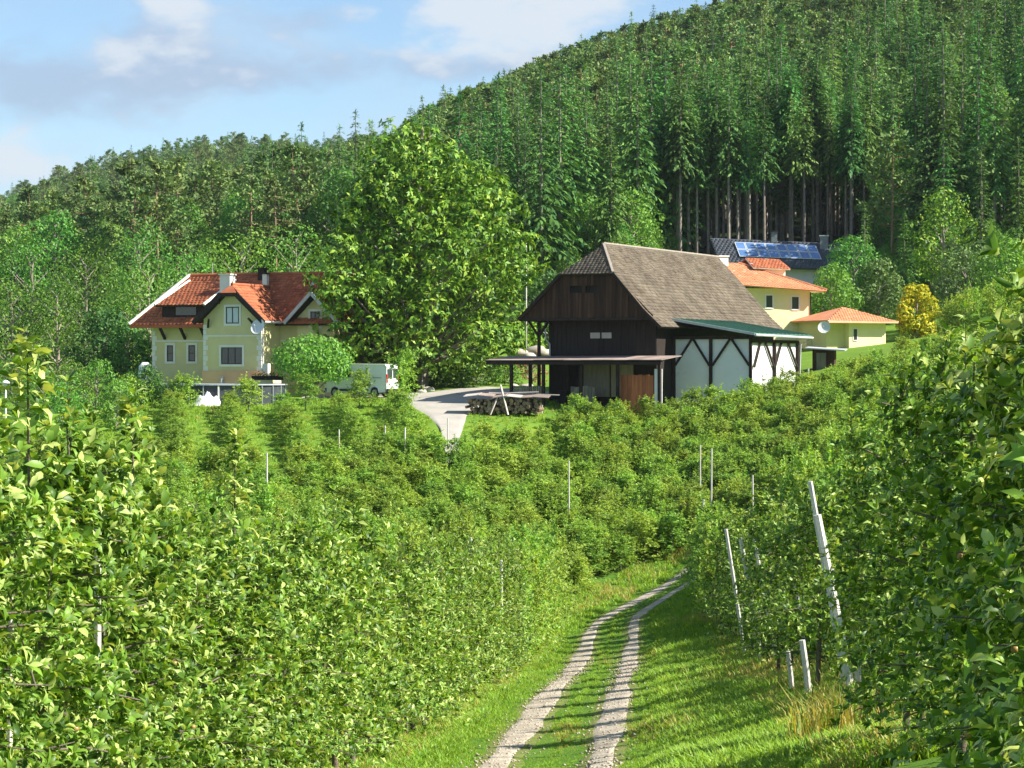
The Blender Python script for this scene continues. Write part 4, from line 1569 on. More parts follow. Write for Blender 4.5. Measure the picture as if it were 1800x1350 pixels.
def dish(name, label, loc, aim, rad=.5):
    """satellite dish: shallow bowl, feed arm, wall bracket"""
    t = thing(name, label, 'satellite dish', loc)
    t.rotation_euler = Vector(aim).to_track_quat('Z', 'Y').to_euler()
    mb = MB()
    rings, seg = 6, 20
    for i in range(rings + 1):
        q = rad * i / rings
        for j in range(seg):
            a = 2 * math.pi * j / seg
            mb.v.append((q * math.cos(a), q * math.sin(a), .28 * rad * (i / rings) ** 2))
    for i in range(rings):
        for j in range(seg):
            k = (j + 1) % seg
            mb.f.append((i * seg + j, i * seg + k, (i + 1) * seg + k, (i + 1) * seg + j))
    mb.build('bowl', M['dish'], t, True)
    MB().tube([(0, -rad * .95, .28 * rad), (0, -.1, rad * .95)], [.015, .012], 6).build('feed_arm', M['grey_metal'], t)
    MB().tube([(0, -.1, rad * .9), (0, -.05, rad * 1.05)], [.04, .04], 8).build('receiver', M['grey_metal'], t)
    MB().tube([(0, 0, 0), (0, .05, -.25), (0, .0, -.45)], [.03, .03, .03], 6).build('bracket', M['grey_metal'], t)
    return t


def chimney(parent, u0, u1, v0, v1, z0, z1, mat, cap, name='chimney'):
    c = MB().box(u0, u1, v0, v1, z0, z1).build(name, mat, parent)
    MB().box(u0 - .08, u1 + .08, v0 - .08, v1 + .08, z1, z1 + .1).build('chimney_cap', cap, c)
    return c


# ------------------------------------------------------------------ orange-roofed house on the left
HB = P(358, 690, 165)
hs = thing('orange_roofed_house', 'pale yellow house with red tiled roofs and a gabled front wing', 'house', HB, -math.radians(20))
w = MB()
w.box(-5.6, 8.6, 3.0, 11.0, -1.2, 4.75)
w.build('wall', M['plaster_y'], hs)
w = MB()
w.extrude([(0, 0, -1.2), (4.4, 0, -1.2), (4.4, 0, 5.05), (2.2, 0, 7.1), (0, 0, 5.05)], (0, 8, 0))
w.build('wing_wall', M['plaster_y'], hs)
w = MB()
w.extrude([(5.9, 2.6, -1.2), (8.6, 2.6, -1.2), (8.6, 2.6, 5.2), (7.25, 2.6, 6.5), (5.9, 2.6, 5.2)], (0, 5, 0))
w.build('side_gable_wall', M['plaster_y'], hs)
# main roof with steep hipped left end
RZ, EZ = 8.35, 4.75
main_f = [(-6.9, 2.1, EZ), (9.3, 2.1, EZ), (8.6, 7.0, RZ), (-4.7, 7.0, RZ)]
main_l = [(-6.9, 11.9, EZ), (-6.9, 2.1, EZ), (-4.7, 7.0, RZ), (-4.7, 7.0, RZ)]
rf = slab(main_f, .16, M['beam'], hs, 'roof')
tiles(main_f, .30, .34, M['tile_red'], rf, seed=1)
slab([(9.3, 11.9, EZ), (-6.9, 11.9, EZ), (-4.7, 7.0, RZ), (8.6, 7.0, RZ)], .16, M['tile_red'], rf, 'rear_slope')
slab(main_l[:3], .16, M['beam'], rf, 'hip_end')
tiles([(-6.9, 11.9, EZ), (-6.9, 2.1, EZ), (-4.7, 7.05, RZ), (-4.7, 6.95, RZ)], .30, .34, M['tile_red'], rf, 'hip_tiles', seed=2)
MB().bar((-6.98, 2.05, EZ + .06), (-4.72, 6.98, RZ + .1), .2, .14).build('verge_board', M['plaster_w'], rf)
MB().tube([(-4.8, 7.0, RZ + .05), (8.6, 7.0, RZ + .05)], [.13, .13], 8).build('ridge_tile', M['tile_red'], rf)
MB().box(-6.9, .0, 2.0, 2.12, EZ - .24, EZ - .02).build('gutter', M['tile_red'], rf)
for u in (-4.6, -3.0, -1.4):
    b = MB()
    b.bar((u, 2.98, 3.75), (u, 2.2, 4.55), .16)
    b.bar((u, 2.15, 4.6), (u, 3.0, 4.6), .14)
    b.build('eave_bracket', M['beam'], hs)
# shed dormer
dm = MB().box(-4.7, -1.0, 2.75, 5.6, 5.1, 6.28).build('dormer', M['beam'], hs)
dr = slab([(-5.0, 2.3, 6.12), (-1.2, 2.3, 6.12), (-.8, 6.4, 7.95), (-4.4, 6.4, 7.95)], .14, M['beam'], dm, 'dormer_roof')
q = [(-5.0, 2.3, 6.12), (-1.2, 2.3, 6.12), (-.8, 6.4, 7.95), (-4.4, 6.4, 7.95)]
tiles(q, .30, .34, M['tile_red'], dm, 'dormer_tiles', seed=3)
MB().bar((-5.04, 2.25, 6.16), (-4.44, 6.4, 8.0), .16, .12).build('dormer_verge', M['plaster_w'], dm)
MB().bar((-1.16, 2.25, 6.16), (-.76, 6.4, 8.0), .16, .12).build('dormer_verge', M['plaster_w'], dm)
MB().box(-3.6, -2.0, 2.71, 2.77, 5.42, 6.0).build('dormer_window', M['glass'], dm)
# wing roof with clipped gable
PK, WE = 7.42, 5.0
wl_ = [(-.45, -.65, WE - .1), (-.45, 7.0, WE - .1), (2.2, 7.0, PK), (2.2, -.15, PK)]
wr_ = [(4.85, -.65, WE - .1), (4.85, 7.0, WE - .1), (2.2, 7.0, PK), (2.2, -.15, PK)]
wroof = slab([wr_[0], wr_[1], wr_[2], wr_[3]], .16, M['beam'], hs, 'wing_roof')
tiles([wr_[0], (4.85, 3.9, WE - .1), (2.2, 6.0, PK), wr_[3]], .30, .34, M['tile_red'], wroof, seed=4)
slab([wl_[0], wl_[3], wl_[2], wl_[1]], .16, M['beam'], wroof, 'left_slope')
tiles([(-.45, 3.9, WE - .1), (-.45, -.65, WE - .1), (2.2, -.15, PK), (2.2, 6.0, PK)], .30, .34, M['tile_red'], wroof, seed=5)
b = MB()
b.bar((-.5, -.62, WE - .22), (1.55, -.66, PK - .72), .10, .34)
b.bar((4.9, -.62, WE - .22), (2.85, -.66, PK - .72), .10, .34)
b.bar((1.45, -.68, PK - .70), (2.95, -.68, PK - .70), .10, .26)
b.build('bargeboard', M['beam'], wroof)
slab([(1.5, -.72, PK - .62), (2.9, -.72, PK - .62), (2.2, -.05, PK + .03)], .1, M['tile_red'], wroof, 'clipped_gable')
MB().tube([(2.2, -.1, PK + .04), (2.2, 6.2, PK + .04)], [.11, .11], 8).build('ridge_tile', M['tile_red'], wroof)
b = MB()
for u in (.35, 4.05):
    b.bar((u, -.05, WE - .5), (u + (.35 if u < 2 else -.35), -.6, WE + .1), .13)
for u in (1.2, 3.2):
    b.bar((u, 0, PK - 1.25), (u, -.62, PK - 1.05), .13)
b.build('gable_brackets', M['beam'], wroof)
MB().tube([(4.93, -.6, WE - .16), (4.93, 3.6, WE - .16)], [.07, .07], 8).build('gutter', M['grey_metal'], wroof)
MB().tube([(4.75, .15, WE - .2), (4.5, .12, WE - .5), (4.5, .12, 0)], [.045] * 3, 6).build('downpipe', M['plaster_w'], hs)
# right cross gable
g1 = [(5.3, 1.9, 4.85), (5.3, 7.0, 4.85), (7.25, 7.0, 6.9), (7.25, 1.9, 6.9)]
g2 = [(9.2, 1.9, 4.85), (9.2, 7.0, 4.85), (7.25, 7.0, 6.9), (7.25, 1.9, 6.9)]
cg = slab([g1[0], g1[3], g1[2], g1[1]], .16, M['beam'], hs, 'side_gable_roof')
tiles([g1[1], g1[0], g1[3], g1[2]], .30, .34, M['tile_red'], cg, seed=6)
slab(g2, .16, M['beam'], cg, 'right_slope')
tiles(g2, .30, .34, M['tile_red'], cg, seed=7)
MB().bar((5.22, 1.84, 4.78), (7.25, 1.84, 6.86), .10, .22).bar((9.28, 1.84, 4.78), (7.25, 1.84, 6.86), .10, .22).build('bargeboard', M['grey_metal'], cg)
MB().bar((4.85, 3.3, 5.1), (5.6, 6.2, 7.9), .22, .06).build('valley_flashing', M['grey_metal'], hs)
chimney(hs, -.75, .05, 3.9, 4.7, 6.0, 8.25, M['plaster_w'], M['plaster_w'])
chimney(hs, 1.75, 2.1, 5.6, 5.95, 7.0, 8.35, M['plaster_w'], M['beam'])
chimney(hs, 1.0, 1.5, 6.4, 6.9, 7.5, 8.75, M['beam'], M['beam'])
MB().tube([(-2.9, 7.0, RZ), (-2.9, 7.0, RZ + .95)], [.03, .02], 6).build('antenna_mast', M['grey_metal'], hs)
window(hs, 1.72, 2.72, 0, 4.75, 5.9, M['frame_dark'], M['pale_glass'], M['plaster_w'], 1, 0)
window(hs, 1.35, 2.95, 0, 1.95, 3.12, M['frame_dark'], M['glass'], M['plaster_w'], 2, 0)
window(hs, -4.45, -3.95, 3.0, 2.15, 3.3, M['frame_dark'], M['glass'], M['plaster_w'], 0, 1)
window(hs, -2.75, -2.2, 3.0, 2.15, 3.3, M['frame_dark'], M['glass'], M['plaster_w'], 0, 1)
window(hs, 6.9, 7.6, 2.6, 4.6, 5.6, M['frame_dark'], M['glass'], M['plaster_w'], 1, 0)
for nm, bx in (('belt_course', (-.03, 4.43, -.03, .02, 3.86, 3.96)), ('belt_course', (-5.63, 0, 2.965, 3.02, 3.55, 3.66)), ('plinth', (-5.66, 0, 2.94, 3.03, -1.2, .45)), ('belt_course', (4.4, 6.3, 2.965, 3.02, 3.55, 3.66))):
    MB().box(*bx).build(nm, M['plaster_w'] if nm == 'belt_course' else M['plaster_y'], hs)
for (u, v, z1) in ((0, 0, 4.9), (4.4, 0, 4.9), (-5.6, 3.0, 4.4)):
    for k in range(int((z1 - .4) / .36)):
        z = .4 + k * .36
        l = .34 if k % 2 else .22
        if u == 4.4:
            MB().box(u - l, u + .025, v - .025, v + .34 + .22 - l, z, z + .33).build('quoin', M['plaster_w'], hs)
        else:
            MB().box(u - .025, u + l, v - .025, v + .56 - l, z, z + .33).build('quoin', M['plaster_w'], hs)
MB().box(-.05, 4.9, -.16, .0, -1.2, 1.5).build('peach_plinth', M['plaster_p'], hs)
MB().box(1.5, 1.62, -.5, -.16, -1.2, 1.1).build('buttress', M['grey_metal'], hs)
# entrance stair and terrace at the wing's right
st = MB()
st.extrude([(2.6, -1.5, -1.2), (6.0, -1.5, -1.2), (6.0, -1.5, 1.15), (4.6, -1.5, 1.15), (2.6, -1.5, .25)], (0, .18, 0))
sto = st.build('stair_parapet', M['plaster_sun'], hs)
for k in range(5):
    MB().box(2.7 + .34 * k, 6.0, -1.3, -.18, -1.2 + .0, .1 + .19 * k).build('step', M['stone'], sto)
MB().box(5.2, 5.6, -1.45, -1.05, 1.15, 2.0).build('terrace_pillar', M['plaster_w'], hs)
dish('satellite_dish', 'grey satellite dish on the corner of the yellow gabled wing', P(455, 575, 162.8), (-.45, -.8, .35), .55)
M['flower'] = leafmat('red_blossom', (0.5, 0.03, 0.03), (0.65, 0.12, 0.12), 0.2, (1, .6, .6))
fb = thing('flower_trough', 'flower trough with red blossoms on the terrace wall', 'flower trough', P(470, 668, 160.6), -math.radians(20))
MB().box(-1.1, 1.1, -.18, .18, 0, .28).build('trough', M['wood_dark'], fb)
rr = np.random.default_rng(3)
for nm, mt, nn, ln, zz in (('foliage', 'shrub', 160, .16, .35), ('blossoms', 'flower', 90, .09, .42)):
    c = np.c_[rr.uniform(-1.1, 1.1, nn), rr.uniform(-.2, .2, nn), rr.normal(zz, .08, nn)]
    cv, cf = leaves(LEAF_MID, c, rand_dir(rr, nn), rand_dir(rr, nn) + (0, 0, 1), np.full(nn, ln), rr, 1.6)
    o = link_mesh(nm, np_mesh(nm, cv, cf, M[mt]), fb)
    o['kind'] = 'stuff'

# ------------------------------------------------------------------ brown barn
BB = P(965, 705, 155)
bn = thing('brown_barn', 'large dark timber barn with clipped gable and grey shingle roof', 'barn', BB, -math.radians(25))
UC, ZR, ZJ, VG = 3.25, 10.15, 8.2, -1.2
EL, ER, ZEL, ZER = -1.5, 8.35, 5.35, 4.75
LEN = 23.0
MB().box(0, 7.5, 0, LEN, -1.5, 5.4).build('wall', M['wood_dark'], bn)
hw = 1.85
kL = (ZR - ZEL) / (UC - EL)
# upper gable of single boards
zb = 5.32
bu = -1.25
k = 0
rr = np.random.default_rng(8)
inner = MB()
inner.extrude([(-1.2, VG + .2, zb + .1), (7.4, VG + .2, zb + .1), (UC + hw, VG + .2, ZJ - .15), (UC - hw, VG + .2, ZJ - .15)], (0, LEN - 1, 0))
inner.build('loft_wall', M['wood_dark'], bn)
while bu < 7.7:
    bw = rr.uniform(.17, .25)
    um = bu + bw / 2
    def ztop(u):
        return min(ZJ - .05, ZR - .22 - kL * abs(u - UC) * (1.0 if u < UC else .985))
    z0 = zb - rr.uniform(0, .06)
    for a, b in ((z0, 99),):
        t0, t1 = ztop(bu), ztop(bu + bw - .012)
        if max(t0, t1) > z0 + .05:
            t0, t1 = max(t0, z0 + .02), max(t1, z0 + .02)
            v = VG + rr.uniform(-.015, .015)
            segs = [(z0, None)]
            holes = [(2.12, 2.85), (3.1, 3.83)]
            hole = any(h0 - .06 < um < h1 + .06 for h0, h1 in holes)
            parts = [((z0, z0), (min(t0, 6.95), min(t1, 6.95))), ((7.42, 7.42), (t0, t1))] if hole else [((z0, z0), (t0, t1))]
            for (p0, p1), (q0, q1) in parts:
                if q0 - p0 < .05:
                    continue
                MB().hexa([(bu, v, p0), (bu + bw - .012, v, p1), (bu + bw - .012, v + .04, p1), (bu, v + .04, p0)],
                          [(bu, v, q0), (bu + bw - .012, v, q1), (bu + bw - .012, v + .04, q1), (bu, v + .04, q0)]).build('board', M['wood_gable'], bn)
    bu += bw
MB().box(2.86, 3.09, VG - .03, VG + .05, 6.9, 7.47).build('hatch_post', M['wood_gable'], bn)
MB().bar((-1.35, VG - .02, zb - .05), (7.6, VG - .02, zb - .05), .12, .16).build('gable_sill', M['beam'], bn)
# roof: jerkinhead front, long slopes with a flared eave on the right
roof = slab([(EL, VG - .25, ZEL), (UC - hw, VG - .25, ZJ), (UC, VG + 2.6, ZR), (UC, LEN, ZR), (EL, LEN, ZEL)], .14, M['wood_dark'], bn, 'roof')
tiles([(EL, LEN, ZEL), (EL, VG - .25, ZEL), (UC - hw, VG - .25, ZJ), (UC - hw, LEN, ZJ)], .26, .27, M['shingle'], roof, 'left_shingles', seed=11)
slab([(ER - 1.2, VG - .25, ZER + 1.12), (UC + hw, VG - .25, ZJ), (UC, VG + 2.6, ZR), (UC, LEN, ZR), (ER - 1.2, LEN, ZER + 1.12)], .14, M['wood_dark'], roof, 'right_slope')
tiles([(ER - 1.2, VG - .25, ZER + 1.12), (ER - 1.2, LEN, ZER + 1.12), (UC + hw, LEN, ZJ), (UC + hw, VG - .25, ZJ)], .26, .26, M['shingle'], roof, 'right_shingles', seed=12)
tiles([(UC + hw, VG - .25, ZJ), (UC + hw, LEN, ZJ), (UC, LEN, ZR), (UC, VG + 2.6, ZR)], .26, .26, M['shingle'], roof, 'right_shingles', seed=13)
slab([(ER, VG - .25, ZER), (ER - 1.2, VG - .25, ZER + 1.12), (ER - 1.2, LEN, ZER + 1.12), (ER, LEN, ZER)], .12, M['wood_dark'], roof, 'eave_flare')
tiles([(ER, VG - .25, ZER), (ER, LEN, ZER), (ER - 1.2, LEN, ZER + 1.12), (ER - 1.2, VG - .25, ZER + 1.12)], .26, .26, M['shingle'], roof, 'eave_shingles', seed=14)
jq = [(UC - hw, VG - .32, ZJ - .05), (UC + hw, VG - .32, ZJ - .05), (UC + .02, VG + 2.6, ZR), (UC - .02, VG + 2.6, ZR)]
slab([jq[0], jq[1], jq[2]], .12, M['wood_dark'], roof, 'clipped_gable')
tiles(jq, .26, .26, M['shingle'], roof, 'clipped_gable_shingles', seed=15)
MB().tube([(UC, VG + 2.5, ZR + .06), (UC, LEN, ZR + .06)], [.11, .11], 6).build('ridge_cap', M['wood_grey'], roof)
MB().bar((UC + hw + .02, VG - .3, ZJ + .02), (UC, VG + 2.6, ZR + .08), .16, .12).build('hip_cap', M['wood_grey'], roof)
MB().bar((EL, VG - .28, ZEL - .08), (UC - hw, VG - .28, ZJ - .08), .06, .2).build('bargeboard', M['beam'], roof)
MB().bar((ER, VG - .28, ZER - .08), (ER - 1.2, VG - .28, ZER + 1.04), .06, .2).bar((ER - 1.2, VG - .28, ZER + 1.04), (UC + hw, VG - .28, ZJ - .08), .06, .2).build('bargeboard', M['beam'], roof)
MB().tube([(EL - .02, VG, ZEL - .12), (EL - .02, LEN, ZEL - .12)], [.07, .07], 6).build('gutter', M['beam'], roof)
# lower gable wall details
rr = np.random.default_rng(9)
bu = .02
while bu < 7.48:
    bw = min(rr.uniform(.24, .34), 7.49 - bu)
    MB().box(bu, bu + bw - .012, -.05 - rr.uniform(0, .02), 0, 3.0, 5.3).build('wall_board', M['wood_dark'], bn)
    bu += bw
for u0, u1 in ((2.95, 3.62), (3.75, 4.42)):
    MB().box(u0, u1, -.10, -.055, 4.05, 4.42).build('shutter', M['wood_pale'], bn)
# open gallery at the left corner
b = MB()
b.bar((-.55, -.35, -1.0), (-.55, -.35, 5.3), .18)
b.bar((-.55, -.4, 4.2), (-1.3, -.4, 5.25), .13)
b.bar((-.55, -.35, 4.2), (.2, -.35, 5.25), .13)
b.build('corner_post', M['beam'], bn)
MB().tube([(-.15, -.3, 5.1), (-.1, -.28, 4.0), (.12, -.12, 3.7), (.12, -.12, 2.9)], [.05] * 4, 6).build('downpipe', M['grey_metal'], bn)
# ground-level canopy in front
cr = slab([(-2.9, -3.5, 2.62), (9.2, -3.3, 2.62), (8.6, -.06, 2.86), (-2.4, -.06, 2.86)], .08, M['wood_dark'], bn, 'canopy_roof')
rr = np.random.default_rng(10)
u = -2.9
while u < 9.2:
    w2 = min(rr.uniform(.9, 1.2), 9.25 - u)
    z = rr.uniform(0, .02)
    MB().hexa([(u, -3.56, 2.62 + z), (u + w2 - .02, -3.56, 2.62 + z), (u + w2 - .02, -.1, 2.88 + z), (u, -.1, 2.88 + z)],
              [(u, -3.56, 2.66 + z), (u + w2 - .02, -3.56, 2.66 + z), (u + w2 - .02, -.1, 2.92 + z), (u, -.1, 2.92 + z)]).build('roofing_sheet', M['sheet_brown'], cr)
    u += w2
MB().box(-2.85, 9.15, -3.50, -3.42, 2.36, 2.54).build('fascia', M['beam'], cr)
for u, v in ((-1.2, -3.2), (1.05, -3.2), (1.6, -.6), (3.6, -3.1), (6.1, -3.1), (8.9, -3.1), (-1.2, -.3)):
    MB().box(u - .09, u + .09, v - .09, v + .09, -1.2, 2.64).build('post', M['beam'], bn)
for k in range(15):
    u = -1.05 + k * .145
    MB().box(u, u + .09, -3.24, -3.2, .05, .98 + .03 * math.sin(k * 2.2)).build('railing_slat', M['wood_grey'], bn)
MB().box(-1.1, .96, -3.2, -3.13, .88, 1.0).box(-1.1, .96, -3.2, -3.13, .15, .25).build('railing', M['beam'], bn)
MB().box(2.6, 4.4, -.35, -.2, .3, 2.6).build('grey_panel', M['wood_grey'], bn)
MB().box(4.5, 6.0, -.35, -.2, .3, 2.6).build('grey_panel', M['wood_grey'], bn)
for k in range(7):
    MB().box(2.5 + k * .24, 2.72 + k * .24, -2.2, -2.15, -.6, .98 + .04 * math.sin(k * 5)).build('leaning_board', M['wood_grey'], bn)
for k in range(9):
    MB().box(6.2 + k * .245, 6.435 + k * .245, -2.9, -2.86, -.8, 1.72 + .03 * math.sin(k * 3)).build('red_board', M['wood_red'], bn)
MB().box(8.5, 9.0, -2.92, -2.85, -.8, 2.1).build('white_panel', M['white_wall'], bn)
MB().box(1.3, 1.9, -1.6, -1.0, -.6, .7).build('barrel_stand', M['wood_dark'], bn)
# lean-to with white panels and V braces
lt = MB()
lt.box(7.5, 12.8, 2.8, 2.95, -2.0, 4.1)
lt.box(12.65, 12.8, 2.95, 12.0, -2.0, 3.9)
lean = lt.build('lean_to_wall', M['white_wall'], bn)
LR = [(7.2, 1.9, 5.37), (13.3, 1.9, 4.30), (13.3, 13.5, 4.22), (7.2, 13.5, 5.37)]
lr = slab(LR, .10, M['beam'], bn, 'lean_to_roof')
rr = np.random.default_rng(12)
for k in range(13):
    v0, v1 = 1.85 + k * .9, 1.85 + (k + 1) * .9 - .012
    MB().hexa([(7.15, v0, 5.40), (13.4, v0, 4.30), (13.4, v1, 4.30), (7.15, v1, 5.40)],
              [(7.15, v0, 5.45), (13.4, v0, 4.36), (13.4, v1, 4.36), (7.15, v1, 5.45)]).build('roof_panel', M['green_metal'], lr)
    MB().bar((7.15, v1, 5.46), (13.4, v1, 4.37), .04, .05).build('standing_seam', M['green_metal'], lr)
MB().bar((7.1, 1.83, 5.39), (13.42, 1.83, 4.30), .05, .16).build('verge_trim', M['grey_metal'], lr)
MB().tube([(13.46, 1.85, 4.25), (13.46, 13.6, 4.17)], [.08, .08], 8).build('gutter', M['grey_metal'], lr)
MB().tube([(13.46, 13.3, 4.15), (13.0, 12.4, 3.7), (12.95, 12.2, 0)], [.05] * 3, 6).build('downpipe', M['grey_metal'], lr)
b = MB().box(7.5, 12.95, 2.62, 2.79, 4.0, 4.2)
b.build('front_rail', M['beam'], lean)
MB().box(12.82, 12.98, 2.8, 12.1, 3.78, 3.98).build('side_rail', M['beam'], lean)
for u in (7.62, 10.15, 12.85):
    MB().box(u - .09, u + .09, 2.6, 2.79, -2, 4.0).build('post', M['beam'], lean)
for a, c, e in ((7.7, 8.85, 8.95), (10.05, 8.95, 8.95), (10.25, 11.45, 11.5), (12.75, 11.55, 11.5)):
    MB().bar((a, 2.7, 2.3), (c, 2.7, 4.0), .12, .13, up=(0, 1, 0)).build('brace', M['beam'], lean)
for v in (7.2, 12.0):
    MB().box(12.83, 13.02, v - .1, v + .1, -2, 3.9).build('post', M['beam'], lean)
for a, c in ((3.2, 4.4), (7.1, 5.4), (7.3, 8.6), (11.9, 10.0)):
    MB().bar((12.92, a, 2.2), (12.92, c, 3.8), .12, .13, up=(1, 0, 0)).build('brace', M['beam'], lean)

# ------------------------------------------------------------------ butter-yellow house on the right
YB = P(1318, 604, 198)
yh = thing('yellow_house', 'butter yellow two-storey house with an orange hip roof and white chimney', 'house', YB, math.radians(16))
MB().box(-2.5, 5.4, 0, 9, -3, 4.6).build('wall', M['plaster_sun'], yh)
q1 = [(-3.6, -.9, 5.05), (6.45, -.9, 4.45), (0.8, 4.6, 6.85), (-1.4, 4.6, 6.95)]
yr = slab(q1, .16, M['plaster_w'], yh, 'roof')
tiles(q1, .30, .34, M['tile_or'], yr, seed=21)
q2 = [(6.45, -.9, 4.45), (6.45, 9.9, 4.45), (.8, 4.6, 6.85)]
slab(q2, .16, M['plaster_w'], yr, 'right_hip')
tiles([q2[0], q2[1], (.8, 4.65, 6.85), (.8, 4.55, 6.85)], .30, .34, M['tile_or'], yr, 'hip_tiles', seed=22)
slab([(-3.6, 9.9, 5.05), (-1.4, 4.6, 6.95), (.8, 4.6, 6.85), (6.45, 9.9, 4.45)], .16, M['tile_or'], yr, 'rear_slope')
slab([(-3.6, 9.9, 5.05), (-3.6, -.9, 5.05), (-1.4, 4.6, 6.95)], .16, M['tile_or'], yr, 'left_hip')
MB().tube([(.8, 4.6, 6.9), (6.5, -.92, 4.5)], [.1, .1], 6).build('hip_ridge', M['tile_or'], yr)
MB().tube([(-3.6, -.95, 4.98), (6.45, -.95, 4.38)], [.07, .07], 6).build('gutter', M['tile_or'], yr)
chimney(yh, -1.3, -.5, 3.6, 4.4, 5.8, 7.35, M['frame_white'], M['frame_white'])
window(yh, 1.45, 2.0, 0, 3.0, 4.0, M['frame_dark'], M['glass'], M['frame_white'], 0, 0, trim_w=.12)
window(yh, 3.75, 4.35, 0, 2.9, 3.9, M['frame_dark'], M['glass'], M['frame_white'], 0, 0, trim_w=.12)
window(yh, 3.5, 4.2, 0, -.3, .1, M['frame_white'], M['glass'], M['frame_white'], 0, 0, trim_w=.1)
# raised stair tower behind its ridge
MB().box(1.7, 4.5, 3.2, 6.6, 4.6, 6.45).build('tower_wall', M['plaster_w'], yh)
tq = [(1.4, 2.7, 6.45), (4.75, 2.7, 6.35), (4.6, 4.9, 7.25), (1.55, 4.9, 7.35)]
tw = slab(tq, .12, M['plaster_w'], yh, 'tower_roof')
tiles(tq, .30, .30, M['tile_red'], tw, seed=23)
slab([(1.4, 7.1, 6.45), (1.55, 4.9, 7.35), (4.6, 4.9, 7.25), (4.75, 7.1, 6.35)], .12, M['tile_red'], tw, 'rear_slope')
MB().tube([(5.42, -.05, 4.3), (5.42, -.05, -2)], [.05, .05], 6).build('downpipe', M['beam'], yh)
# terrace with a pale parapet
MB().box(4.2, 7.6, -2.0, -.2, -3, .35).build('terrace', M['plaster_sun'], yh)
# lower side building
LB = P(1462, 606, 194)
lh = thing('garden_house', 'low yellow building with a shallow orange hip roof beside the dish', 'house', LB, math.radians(24))
lh.scale = (.84, 1, 1)
MB().box(.3, 2.4, 1.2, 6, -3, 1.95).build('wall', M['plaster_y'], lh)  # left wall in darker render, front wall lighter: shade and sun in the colour
MB().box(2.4, 6.6, 0.6, 6, -3, 1.85).build('front_wall', M['plaster_sun'], lh)
LQ = [(-.6, -.2, 2.0), (7.5, -.2, 1.9), (3.5, 3.0, 3.15), (3.3, 3.0, 3.15)]
lrf = slab(LQ[:3], .12, M['plaster_w'], lh, 'roof')
tiles(LQ, .30, .34, M['tile_or'], lrf, seed=24)
for nm, a, b in (('right_hip', (7.5, -.2, 1.9), (7.5, 6.4, 1.9)), ('left_hip', (-.6, 6.4, 2.0), (-.6, -.2, 2.0)), ('rear_slope', (7.5, 6.4, 1.9), (-.6, 6.4, 2.0))):
    slab([a, b, (3.4, 3.0, 3.15)], .12, M['tile_or'], lrf, nm)
MB().box(-.5, 7.4, -.26, -.2, 1.78, 1.92).build('gutter', M['plaster_p'], lrf)
window(lh, 2.9, 3.3, .6, .4, 1.3, M['frame_dark'], M['glass'], M['frame_white'], 0, 0, trim_w=.08)
dish('satellite_dish', 'round grey satellite dish beside the low orange-roofed building', P(1449, 576, 192), (-.25, -.9, .3), .5)
# brown shed behind the lean-to corner
SB_ = P(1428, 632, 176)
sd = thing('garden_shed', 'small brown shed with grey flat roof behind the lean-to', 'shed', SB_, -math.radians(12))
MB().box(0, 1.6, 0, 2, -1.5, .75).build('wall', M['wood_gable'], sd)
MB().hexa([(-.5, -.4, .8), (2.4, -.4, .62), (2.4, 2.2, .72), (-.5, 2.2, .9)], [(-.5, -.4, .88), (2.4, -.4, .70), (2.4, 2.2, .8), (-.5, 2.2, .98)]).build('roof', M['grey_metal'], sd)
MB().box(.3, 1.0, -.05, 0, -1.2, .5).build('door', M['wood_grey'], sd)

# ------------------------------------------------------------------ dark house with solar panels
DB = P(1268, 492, 240)
dh = thing('dark_roofed_house', 'house with dark slate roof carrying two rows of solar panels', 'house', DB, -math.radians(6))
MB().box(-.3, 11.6, 1.2, 8, -4, 1.5).build('wall', M['plaster_w'], dh)
DQ = [(-.1, 0, 1.45), (15.0, 0, .9), (14.0, 4.4, 3.7), (-1.2, 4.4, 4.45)]
dr_ = slab(DQ, .18, M['slate'], dh, 'roof')
tiles(DQ, .4, .4, M['slate'], dr_, seed=31)
slab([(-.1, 8.8, 1.45), (-1.2, 4.4, 4.45), (14.0, 4.4, 3.7), (15.0, 8.8, .9)], .18, M['slate'], dr_, 'rear_slope')
slab([(-.05, .2, 1.3), (-1.1, 4.4, 4.25), (-.05, 8.6, 1.3)], .3, M['wood_dark'], dh, 'gable_wall')
def dpt(s, t, lift):
    a = np.array(DQ[0]) * (1 - s) + np.array(DQ[1]) * s
    b = np.array(DQ[3]) * (1 - s) + np.array(DQ[2]) * s
    p = a * (1 - t) + b * t
    return p + np.array([0, -.55, .83]) * lift
for i in range(8):
    for j in range(2):
        s0, s1 = .15 + i * .068, .15 + i * .068 + .0645
        t0, t1 = .30 + j * .27, .30 + j * .27 + .255
        c0 = [dpt(s0, t0, .16), dpt(s1, t0, .16), dpt(s1, t1, .16), dpt(s0, t1, .16)]
        c1 = [dpt(s0, t0, .20), dpt(s1, t0, .20), dpt(s1, t1, .20), dpt(s0, t1, .20)]
        pn = MB().hexa(c0, c1).build('solar_panel', M['alu'], dh)
        e, g = .004, .014
        c2 = [dpt(s0 + e, t0 + g, .204), dpt(s1 - e, t0 + g, .204), dpt(s1 - e, t1 - g, .204), dpt(s0 + e, t1 - g, .204)]
        c3 = [dpt(s0 + e, t0 + g, .21), dpt(s1 - e, t0 + g, .21), dpt(s1 - e, t1 - g, .21), dpt(s0 + e, t1 - g, .21)]
        MB().hexa(c2, c3).build('cells', M['solar'], pn)
chimney(dh, 5.0, 5.6, 4.1, 4.7, 3.4, 4.9, M['render_grey'], M['slate'])
chimney(dh, 9.9, 10.7, 3.2, 4.0, 2.7, 4.5, M['render_grey'], M['grey_metal'])
